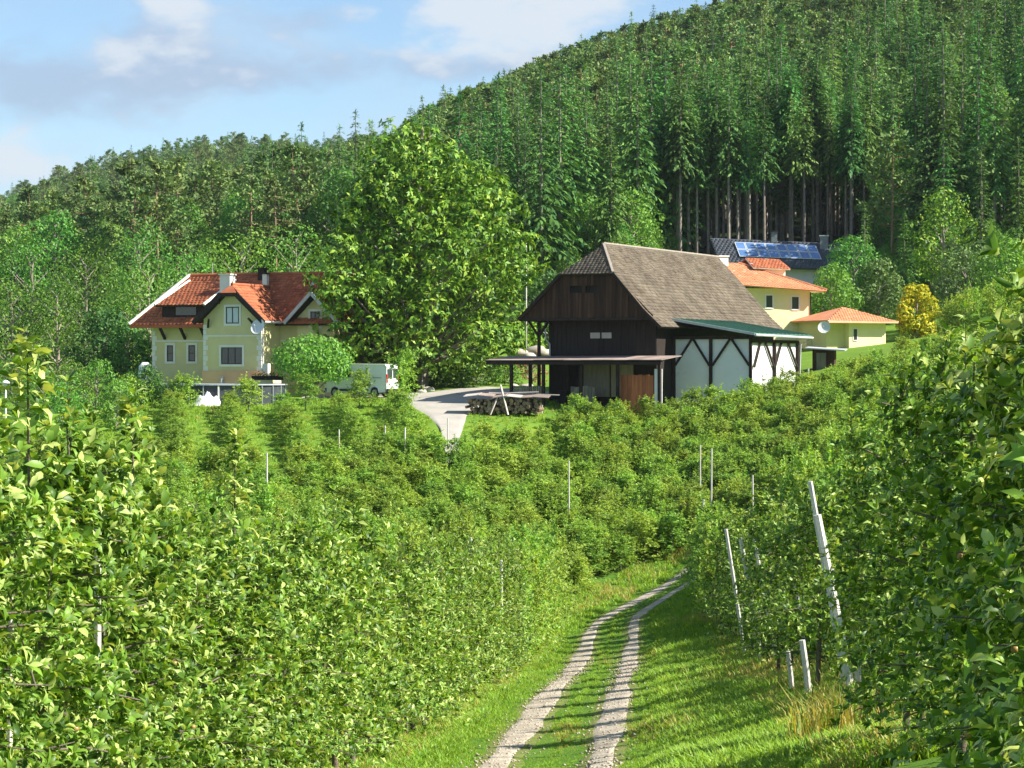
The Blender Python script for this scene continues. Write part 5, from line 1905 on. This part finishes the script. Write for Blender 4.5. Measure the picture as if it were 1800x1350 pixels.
# ------------------------------------------------------------------ big tree and garden plants
lob = []
rr = np.random.default_rng(41)
BT = P(742, 648, 169.5)
S_ = 169.5 / F
BZ = BT[2] - gz(BT[0], BT[1])
# crown outline read row by row: (row of the photo, left, right)
prof = [(240, 715, 775), (265, 668, 800), (290, 635, 822), (320, 622, 868), (355, 606, 895), (400, 596, 915), (445, 575, 938), (490, 556, 934), (530, 552, 922), (570, 556, 915), (610, 580, 908)]
for (py, l, rgt) in prof:
    wid = (rgt - l) * S_
    cx = ((l + rgt) / 2 - 742) * S_
    z = (648 - py) * S_ + BZ
    rad0 = min(2.0, wid * .33)
    nn = max(2, int(wid / 1.9))
    for ring in (1.0, .55):
        m2 = max(2, int(nn * 2.0 * ring))
        for k in range(m2):
            a = 6.283 * k / m2 + rr.uniform(-.3, .3)
            rad = rad0 * rr.uniform(.55, 1.0)
            q = max(0, wid / 2 * ring - rad * .55) * rr.uniform(.84, 1.05)
            lx_ = cx + math.cos(a) * q
            sh = min(1, max(0, (-lx_ - 2.5) / 4.5))
            lob.append((lx_, math.sin(a) * q * .95 * (1 - .35 * sh) - 5.0 * sh, z + rr.normal(0, .45), rad))
big = broadleaf(42, 16.6, 4.6, lob=lob, per=330, clump=7, leaf=.42, mat='chestnut', name='lime_tree', hang=.2, wr=.95, shell=.74, tr=[.5, .42, .28, .08])
big.place('lime_green_tree', (BT[0], BT[1], gz(BT[0], BT[1])), 0.0, 1.0, 'huge rounded lime-green tree between the house and the barn', 'tree')
print('big tree tris', len(big.crown.polygons))


def garden_tree(px, py_base, d, H, R, seed, label, mat='broad', leaf=.27, nl=26, per=190, z0=.22, name='garden_tree', group=None, cat='tree', wr=1.25, hang=.15, zfix=None):
    x, y, z = P(px, py_base, d)
    pl = broadleaf(seed, H, R, nl, per, leaf, mat, z0, name=name, wr=wr, hang=hang)
    return pl.place(name, (x, y, gz(x, y) if zfix is None else zfix), rr.uniform(0, 6), 1.0, label, cat, group)


def bush(px, d, H, R, seed, label, mat='shrub', leaf=.14, per=90, nl=14, name='shrub', cat='shrub', group=None, z0=.12):
    x = (px - 900) / F * d
    pl = broadleaf(seed, H, R, nl, per, leaf, mat, z0, name=name)
    return pl.place(name, (x, d, gz(x, d)), rr.uniform(0, 6), 1.0, label, cat, group)


garden_tree(553, 700, 159, 4.2, 2.7, 51, 'spreading leafy tree in front of the white van', 'broad', .26, 30, 200, .42, 'spreading_tree', hang=.05)
garden_tree(610, 640, 190, 11, 4.6, 52, 'dark leafy tree behind the orange-roofed house, beside the big tree', 'broad')
garden_tree(330, 640, 196, 10.5, 4.4, 53, 'bright leafy tree directly behind the orange roof', 'broad')
garden_tree(425, 640, 200, 11.5, 4.6, 54, 'leafy tree rising above the ridge of the orange roof', 'broad')
garden_tree(520, 640, 202, 12, 4.6, 55, 'leafy tree behind the dark side of the orange roof', 'broad')
garden_tree(262, 640, 190, 9.5, 4.0, 56, 'leafy tree beside the left eave of the orange roof', 'broad')
garden_tree(186, 670, 178, 6.2, 2.6, 57, 'dark round-crowned tree left of the orange-roofed house', 'spruce', .28)
garden_tree(225, 672, 176, 5.2, 2.0, 58, 'dark rounded tree touching the left wall of the house', 'spruce', .26)
garden_tree(100, 680, 185, 8.5, 3.8, 59, 'leafy tree above the garden lamp, left of the house', 'shrub')
garden_tree(20, 680, 182, 9.0, 4.2, 60, 'leafy tree at the left edge of the photo', 'shrub')
garden_tree(150, 640, 205, 11, 4.4, 61, 'tall leafy tree behind the trees left of the house', 'shrub')
garden_tree(55, 640, 215, 12, 4.6, 62, 'tall leafy tree behind the lamp at the left edge', 'broad')
garden_tree(245, 640, 222, 12, 4.4, 63, 'tall leafy tree behind the left corner of the orange roof', 'broad')
# right side
garden_tree(1500, 560, 215, 8.2, 3.2, 65, 'green tree between the dark roof and the low orange roof', 'broad')
garden_tree(1462, 560, 210, 6.0, 2.6, 66, 'green tree touching the right end of the yellow house', 'broad')
garden_tree(1545, 560, 212, 6.4, 2.6, 67, 'grey-green tree left of the golden shrub', 'pine', .3)
garden_tree(1610, 545, 199, 4.6, 1.9, 68, 'golden-yellow conifer shrub on the slope at the right', 'golden', .3, 26, 190, .12, 'golden_shrub', cat='shrub')
garden_tree(1700, 540, 205, 6.5, 3.4, 69, 'blue-green tree right of the golden shrub', 'pine', .3)
garden_tree(1775, 540, 200, 6.0, 3.2, 70, 'green tree at the right edge above the orchard', 'broad', .3)
garden_tree(1660, 480, 222, 11, 3.6, 71, 'yellow-green tall tree behind the golden shrub', 'chestnut', .36)
for k, (px, d, h) in enumerate(((1520, 228, 9), (1590, 226, 10), (1725, 216, 13), (1790, 212, 14))):
    x = (px - 900) / F * d
    SPR[(1, 4, 1, 0)[k]].place('spruce_tree', (x, d, gz(x, d)), k * 1.7, h / 22.0,
                               ['short spruce right of the solar-panel roof', 'short dark spruce behind the golden shrub', 'dark spruce right of the yellow-green tall tree', 'dark spruce at the right edge of the forest'][k], 'spruce')
# trees behind the barn
garden_tree(965, 610, 196, 7.5, 3.0, 72, 'dark conifer-like tree left of the barn roof', 'spruce', .32)
garden_tree(925, 620, 186, 4.2, 1.5, 73, 'small bright tree between the big tree and the barn', 'chestnut', .24)
# hedge and shrubs along the drive
for k, (px, d, H, R, lab) in enumerate(((765, 171, 1.5, 1.1, 'round dark shrub nearest the stone wall by the drive'), (792, 170, 1.7, 1.3, 'clipped dark green shrub under the big tree, left of the ball shrub'),
                                        (812, 168.5, 1.35, 1.0, 'ball-shaped bright-edged shrub at the edge of the drive'), (838, 171, 2.1, 1.6, 'broad dark shrub right of the ball shrub'),
                                        (866, 172, 2.0, 1.4, 'light green shrub behind the lawn left of the barn'), (888, 173, 2.1, 1.3, 'light green shrub beside the canopy post'))):
    bush(px, d, H, R, 80 + k, lab, 'shrub' if k < 4 else 'broad', .2, 70, 14, group='shrubs along the drive')
bush(935, 176, 2.6, 1.3, 90, 'copper-pink shrub beside the barn gallery', 'blossom', .2, 60, 12, 'copper_shrub')
# shrubs left below the house
for k, (px, d, H, R, m, lab) in enumerate(((255, 152, 2.6, 1.5, 'shrub', 'green bush at the left end of the pool'), (222, 150, 2.1, 1.6, 'chestnut', 'yellowish bush left of the pool'),
                                          (170, 148, 3.2, 2.0, 'broad', 'leafy bush behind the second apple leader'), (128, 150, 3.0, 1.8, 'broad', 'leafy bush between the lamp and the pool'),
                                          (75, 147, 3.0, 1.8, 'broad', 'leafy bush right of the garden lamp'), (30, 150, 3.4, 2.0, 'shrub', 'dark bush behind the garden lamp'),
                                          (110, 138, 3.2, 1.7, 'broad', 'bush below the garden lamp, on the slope'), (205, 141, 2.7, 1.4, 'broad', 'bush on the slope below the yellowish bush'))):
    bush(px, d, H, R, 100 + k, lab, m, .17, 170, 18, 'garden_bush', group='bushes left of the pool')
# bushes closing the row ends below the pool
for k, (px, lab) in enumerate(((322, 'first'), (437, 'second'), (537, 'third'), (632, 'fourth'), (708, 'fifth'))):
    d = 151.0
    x = (px - 900) / F * d
    pl = FARP[k % 5]
    t = pl.place('apple_tree', (x, d, gz(x, d)), k * 1.3, (1.15, 1.15, (.72, .68, .7, .74, .98)[k]), 'bushy apple tree ending a row on the lawn, %s from the left' % lab, 'tree', 'row-end apple trees on the lawn')

# stones on the bank behind the gallery
for k, (px, py, d, s) in enumerate(((915, 620, 176, .9), (940, 617, 176.5, 1.1), (932, 628, 175, .8), (958, 622, 177, 1.0), (905, 655, 172, .5), (925, 652, 172, .6), (748, 668, 167, .55), (757, 676, 166, .5), (741, 680, 165, .5))):
    x, y, z = P(px, py, d)
    me = ball_mesh('boulder', s * .55, 10, 7, M['stone'])
    v = np.empty(len(me.vertices) * 3)
    me.vertices.foreach_get('co', v)
    v = v.reshape(-1, 3)
    rs = np.random.default_rng(200 + k)
    ph = rs.uniform(0, 6, 3)
    v *= (1 + .18 * np.sin(v[:, [0]] * 5 / s + ph[0]) + .14 * np.sin(v[:, [1]] * 7 / s + ph[1]))
    v *= np.array([1.25, .9, .75])
    me.vertices.foreach_set('co', v.ravel())
    o = link_mesh('boulder', me)
    o.location = (x, y, max(z, gz(x, y) + .05) if k < 4 else gz(x, y) + .12 * s)
    setp(o, ['pale boulder on the bank, leftmost under the copper shrub', 'largest pale boulder under the copper shrub', 'low pale boulder in front of the largest one', 'pale boulder touching the barn gallery',
             'small stone behind the canopy railing, left one', 'small stone behind the canopy railing, right one', 'stone at the drive beside the van, upper one', 'stone at the drive beside the van, middle one', 'stone at the drive beside the van, lowest one'][k],
         'boulder', 'stones around the yard')

# ------------------------------------------------------------------ pool
M['pool_wall'] = surf('pool_wall', (0.035, 0.042, 0.052), (0.07, 0.08, 0.095), 1.2, 0.5, 5, bump=0.1, bscale=3, spec=0.3)
M['pool_rim'] = surf('pool_rim', (0.40, 0.43, 0.46), (0.48, 0.51, 0.54), 3, .5, 4, bump=0.05)
M['water'] = glass('pool_water', (0.10, 0.30, 0.36), 0.03)
px0 = P(392, 700, 157)
pl = thing('swimming_pool', 'above-ground pool with dark grey wall and pale rim below the house', 'pool', (px0[0], px0[1], gz(px0[0], px0[1] - 1.5) - .05))
RX, RY, PH = 4.1, 2.3, 1.28
seg = 44
def ring(rx, ry, z):
    return [(rx * math.cos(6.2832 * k / seg), ry * math.sin(6.2832 * k / seg), z) for k in range(seg)]
mb = MB()
a0, a1 = ring(RX, RY, -.4), ring(RX + .03, RY + .03, PH)
mb.v += a0 + a1
mb.f += [(k, (k + 1) % seg, seg + (k + 1) % seg, seg + k) for k in range(seg)]
mb.build('pool_wall', M['pool_wall'], pl, True)
mb = MB()
mb.v += ring(RX - .1, RY - .1, PH + .01) + ring(RX + .14, RY + .14, PH + .01) + ring(RX + .14, RY + .14, PH + .09) + ring(RX - .1, RY - .1, PH + .09)
for i in range(4):
    j = (i + 1) % 4
    mb.f += [(i * seg + k, i * seg + (k + 1) % seg, j * seg + (k + 1) % seg, j * seg + k) for k in range(seg)]
mb.build('rim', M['pool_rim'], pl)
mb = MB()
mb.poly(ring(RX - .05, RY - .05, PH - .15))
mb.build('water', M['water'], pl)
for k in range(13):
    a = math.pi + math.pi * (k + .5) / 13
    cxp, cyp = math.cos(a), math.sin(a)
    white = k in (3, 6)
    MB().bar(((RX + .06) * cxp, (RY + .06) * cyp, -.4), ((RX + .07) * cxp, (RY + .07) * cyp, PH), .10 if white else .06, .07).build('support', M['frame_white'] if white else M['pool_rim'], pl, label='white support of the pool wall' if white else None)
# white cover heap in front
M['tarp'] = surf('white_tarp', (0.72, 0.72, 0.72), (0.82, 0.82, 0.82), 3, .7, 5, bump=.3, bscale=6)
hx = P(362, 697, 154.2)
mb = MB()
nn = 14
for i in range(nn):
    for j in range(nn):
        u, v = i / (nn - 1) * 2 - 1, j / (nn - 1) * 2 - 1
        rr_ = math.hypot(u * .9, v)
        h = .85 * max(0, 1 - rr_ ** 1.4) * (1 + .25 * math.sin(u * 9 + v * 4)) + .35 * max(0, 1 - math.hypot(u - .75, v) * 2.4)
        mb.v.append((u * .95, v * .6, h - .06))
for i in range(nn - 1):
    for j in range(nn - 1):
        k = i * nn + j
        mb.f.append((k, k + nn, k + nn + 1, k + 1))
o = mb.build('folded_cover', M['tarp'], None, True)
o.location = (hx[0], hx[1], gz(hx[0], hx[1]))
setp(o, 'crumpled white cover heaped against the pool wall', 'tarp')
# white rain barrel at the house corner
wb = P(255, 662, 167)
mb = MB().tube([(0, 0, -.6), (0, 0, .2), (0, 0, .75), (0, 0, 1.0)], [.42, .48, .42, .2], 14)
o = mb.build('water_tank', M['tarp'], None, True)
o.location = (wb[0], wb[1], wb[2])
setp(o, 'white rounded tank at the left corner of the house', 'tank')

# ------------------------------------------------------------------ garden lamp, flag pole
lx = P(10, 738, 140)
gl = thing('garden_lamp', 'white garden lamp post with mushroom shade at the left edge', 'lamp', (lx[0], lx[1], gz(lx[0], lx[1])))
hh = lx[2] + (738 - 672) / F * 140 - gz(lx[0], lx[1])
MB().tube([(0, 0, -.1), (0, 0, hh - .2)], [.055, .05], 10).build('post', M['frame_white'], gl, True)
MB().tube([(0, 0, hh - .22), (0, 0, hh - .06)], [.09, .11], 12).build('lamp_glass', M['pale_glass'], gl, True)
MB().tube([(0, 0, hh - .06), (0, 0, hh), (0, 0, hh + .09), (0, 0, hh + .13)], [.25, .24, .12, .02], 16).build('shade', M['frame_white'], gl, True)
MB().box(-.25, .25, -.25, .25, -.2, .06).build('base', M['frame_white'], gl)
fp = P(925, 592, 181)
hp = (592 - 430) / F * 181
pole = thing('flag_pole', 'thin pale pole rising between the big tree and the barn', 'pole', (fp[0], fp[1], gz(fp[0], fp[1])))
tz = fp[2] + hp - pole.location.z
MB().tube([(0, 0, -.2), (0, 0, tz)], [.07, .035], 8).build('shaft', M['stake'], pole, True)
MB().tube([(0, 0, tz), (0, 0, tz + .05), (0, 0, tz + .12)], [.05, .07, .02], 8).build('finial', M['stake'], pole, True)

# ------------------------------------------------------------------ white van
M['van_white'] = surf('van_paint', (0.74, 0.76, 0.77), (0.80, 0.82, 0.83), 0.8, 0.25, 4, (0.66, 0.67, 0.66), 3, .25, bump=0.0, spec=0.5)
M['plastic'] = surf('black_plastic', (0.02, 0.02, 0.022), (0.035, 0.035, 0.037), 4, .6, 4, bump=.1)
M['tyre'] = surf('tyre_rubber', (0.016, 0.016, 0.016), (0.028, 0.028, 0.028), 6, .85, 4, bump=.2)
M['rim'] = surf('steel_rim', (0.30, 0.31, 0.32), (0.42, 0.43, 0.44), 5, .4, 3, bump=.05, metal=.6)
M['red_lens'] = surf('red_lens', (0.45, 0.02, 0.02), (0.55, 0.03, 0.03), 5, .3, 3, bump=0)
M['clear_lens'] = surf('clear_lens', (0.55, 0.57, 0.6), (0.65, 0.67, 0.7), 5, .15, 3, bump=0, spec=.8)
vx = P(636, 701, 162.3)
vyaw = math.radians(180 - 24)      # nose points left and away
van = thing('white_van', 'white panel van parked on the yard with its nose to the left', 'van', (vx[0], vx[1], gz(vx[0], vx[1]) + .08), vyaw)
van.scale = (.9, .96, 1)
# profile along x (nose at +x), extruded across y
prof_v = [(-2.55, .42), (-2.62, .75), (-2.58, 2.05), (-2.45, 2.24), (1.0, 2.27), (1.22, 2.2), (1.95, 1.38), (2.5, 1.16), (2.66, .95), (2.66, .45), (2.5, .32), (2.15, .32), (2.05, .62), (1.78, .74), (1.5, .62), (1.4, .30),
          (-1.2, .30), (-1.3, .62), (-1.58, .74), (-1.85, .62), (-1.95, .32)]
mb = MB()
sec = [(-.97, .0), (-.94, .06), (.94, .06), (.97, .0)]
n = len(prof_v)
for yv, ins in ((-.88, .05), (-.97, 0), (.97, 0), (.88, .05)):
    for (x, z) in prof_v:
        f = 1 - ins * .6 * (1 if z > 1.2 else .4)
        mb.v.append((x * (1 - ins * .25), yv * (1 - .07 * max(0, (z - 1.2)) / 1.05), z * f if z > 1.2 else z))
for s in range(3):
    for k in range(n):
        k2 = (k + 1) % n
        mb.f.append((s * n + k, s * n + k2, (s + 1) * n + k2, (s + 1) * n + k))
mb.f.append(tuple(range(n)))
mb.f.append(tuple(range(4 * n - 1, 3 * n - 1, -1)))
body = mb.build('body', M['van_white'], van)
bv = body.modifiers.new('round', 'BEVEL')
bv.width, bv.segments, bv.limit_method = .05, 2, 'ANGLE'
MB().hexa([(1.30, -.78, 2.12), (1.98, -.84, 1.40), (1.98, .84, 1.40), (1.30, .78, 2.12)], [(1.33, -.78, 2.15), (2.01, -.84, 1.43), (2.01, .84, 1.43), (1.33, .78, 2.15)]).build('windscreen', M['glass'], van)
for sgn in (-1, 1):
    yv = .935 * sgn
    MB().extrude([(.45, yv, 1.36), (1.72, yv, 1.36), (1.18, yv * .96, 1.98), (.45, yv * .96, 2.0)], (0, .03 * sgn, 0)).build('side_window', M['glass'], van)
    d_ = MB().box(-1.15, .30, .968 * sgn - .006, .968 * sgn + .006, .5, 1.96).build('sliding_door', M['van_white'], van)
    MB().box(.12, .24, .98 * sgn - .012, .98 * sgn + .012, 1.12, 1.18).build('handle', M['plastic'], d_)
    MB().box(-2.2, -.9, .985 * sgn - .012, .985 * sgn + .012, 1.30, 1.335).build('door_rail', M['plastic'], van)
    MB().box(-1.1, 1.35, .985 * sgn - .015, .985 * sgn + .015, .42, .56).build('rub_strip', M['plastic'], van)
    MB().box(1.5, 1.68, 1.0 * sgn - .10, 1.0 * sgn + .10, 1.38, 1.66).build('wing_mirror', M['plastic'], van)
    MB().box(2.42, 2.6, .70 * sgn - .14, .70 * sgn + .14, .86, 1.10).build('headlight', M['clear_lens'], van)
    MB().box(-2.63, -2.55, .84 * sgn - .07, .84 * sgn + .07, .95, 1.55).build('tail_light', M['red_lens'], van)
    for wxp in (1.78, -1.58):
        wy = .82 * sgn
        wh = thing('wheel', None, None)
        wh.parent = van
        wh.location = (wxp, wy, .33)
        MB().tube([(0, -.11, 0), (0, -.09, 0), (0, .09, 0), (0, .11, 0)], [.28, .335, .335, .28], 20).build('tyre', M['tyre'], wh, True)
        MB().tube([(0, -.118, 0), (0, .118, 0)], [.2, .2], 14).build('rim', M['rim'], wh)
for yv in (-.45, .45):
    MB().box(-2.625, -2.57, yv - .38, yv + .38, 1.3, 1.9).build('rear_window', M['glass'], van)
MB().box(-2.72, -2.5, -.92, .92, .34, .58).build('rear_bumper', M['plastic'], van)
MB().box(2.5, 2.72, -.9, .9, .34, .62).build('front_bumper', M['plastic'], van)
MB().box(-2.64, -2.6, -.26, .26, .68, .80).build('licence_plate', M['frame_white'], van)

# ------------------------------------------------------------------ carport behind the van
cx_ = P(680, 668, 169)
cp = thing('carport', 'low flat-roofed carport behind the white van', 'carport', (cx_[0], cx_[1], gz(cx_[0], cx_[1])), -math.radians(10))
top = cx_[2] + (668 - 647) / F * 171 - cp.location.z
MB().hexa([(-2.4, -1.5, top + .1), (2.5, -1.5, top - .12), (2.5, 1.5, top - .12), (-2.4, 1.5, top + .1)], [(-2.4, -1.5, top + .2), (2.5, -1.5, top - .02), (2.5, 1.5, top - .02), (-2.4, 1.5, top + .2)]).build('roof', M['wood_gable'], cp)
for u in (-2.2, 2.3):
    for v in (-1.3, 1.3):
        MB().box(u - .07, u + .07, v - .07, v + .07, -.5, top - .02 - .045 * u).build('post', M['beam'], cp)
MB().box(-2.2, 2.3, 1.25, 1.32, -.3, top - .25).build('back_wall', M['wood_gable'], cp)
ps = P(742, 648, 169)
o = MB().tube([(0, 0, -1.6), (0, 0, .15), (0, 0, .5), (0, 0, .62)], [.03, .03, .11, .03], 10).build('closed_parasol', M['frame_white'], None)
o.location = (ps[0], ps[1], ps[2])
setp(o, 'small closed white parasol at the right end of the carport', 'parasol')

# ------------------------------------------------------------------ woodpile with sheets
wp = P(890, 735, 148)
wt = thing('wood_pile', 'firewood pile under pale roofing sheets in front of the barn canopy', 'wood pile', (wp[0], wp[1], gz(wp[0], wp[1]) + .1), -math.radians(6))
rs = np.random.default_rng(61)
M['log_end'] = surf('log_end_grain', (0.22, 0.15, 0.10), (0.34, 0.25, 0.17), 4, .9, 5, (0.12, 0.08, 0.06), 10, .6, bump=.3, objvar=.3)
lm = []
for k in range(5):
    mbx = MB()
    nn = 7
    ra = [.10 * rs.uniform(.8, 1.2) for _ in range(nn)]
    for yy in (-.5, .5):
        for j in range(nn):
            mbx.v.append((ra[j] * math.cos(6.283 * j / nn), yy, ra[j] * math.sin(6.283 * j / nn)))
    mbx.f.append(tuple(range(nn)))
    mbx.f.append(tuple(range(2 * nn - 1, nn - 1, -1)))
    mbx.f += [((j + 1) % nn, j, nn + j, nn + (j + 1) % nn) for j in range(nn)]
    me = mbx.mesh('log')
    me.materials.append(M['log_end'])
    lm.append(me)
rows_ = 5
for j in range(rows_):
    for i in range(22):
        o = bpy.data.objects.new('log', lm[int(rs.integers(0, 5))])
        COL.objects.link(o)
        o.parent = wt
        s = rs.uniform(.7, 1.35)
        o.scale = (s, rs.uniform(.8, 1.1), s)
        o.rotation_euler = (rs.normal(0, .14), rs.uniform(0, 6), rs.normal(0, .28))
        o.location = (-2.3 + i * .205 + (j % 2) * .1 + rs.normal(0, .02), rs.normal(0, .08), .05 + j * .178)
for k in range(6):
    x0 = -2.6 + k * .86
    z = .98 + rs.uniform(-.05, .1)
    t = rs.uniform(-.09, .09)
    MB().hexa([(x0, -.75, z - t), (x0 + .98, -.75, z + t), (x0 + 1.0, .75, z + t + .12), (x0, .75, z - t + .12)],
              [(x0, -.75, z - t + .03), (x0 + .98, -.75, z + t + .03), (x0 + 1.0, .75, z + t + .15), (x0, .75, z - t + .15)]).build('roofing_sheet', M['wood_pale' if k % 3 == 0 else 'sheet_brown'], wt)
for k, (a, b) in enumerate((((-2.4, .7, 1.15), (1.9, 1.2, 1.3)), ((-1.2, .9, 1.25), (3.2, 1.4, 1.1)), ((.2, -.85, -.1), (-.3, -.55, 1.75)), ((-.9, -.9, -.1), (-.5, -.6, .95)))):
    MB().bar(a, b, .12, .06).build('plank', M['wood_pale'], wt)

# ------------------------------------------------------------------ air
m, N, L, out = nodes('thin_haze')
pv = N.new('ShaderNodeVolumePrincipled')
pv.inputs['Color'].default_value = (0.80, 0.90, 1.0, 1)
pv.inputs['Density'].default_value = 0.00005
pv.inputs['Anisotropy'].default_value = 0.1
L.new(pv.outputs[0], out.inputs['Volume'])
zt = max(40.0, float((fz + sc * 25).max()) + 3)
zl = float(min(v[2] for v in CTRL)) - 6.0
hz = MB().box(-1200, 1300, -60, 1450, zl - 40, zt + 40).build('haze', m)
setp(hz, 'thin pale summer haze in the air over the valley', None, None, 'stuff')
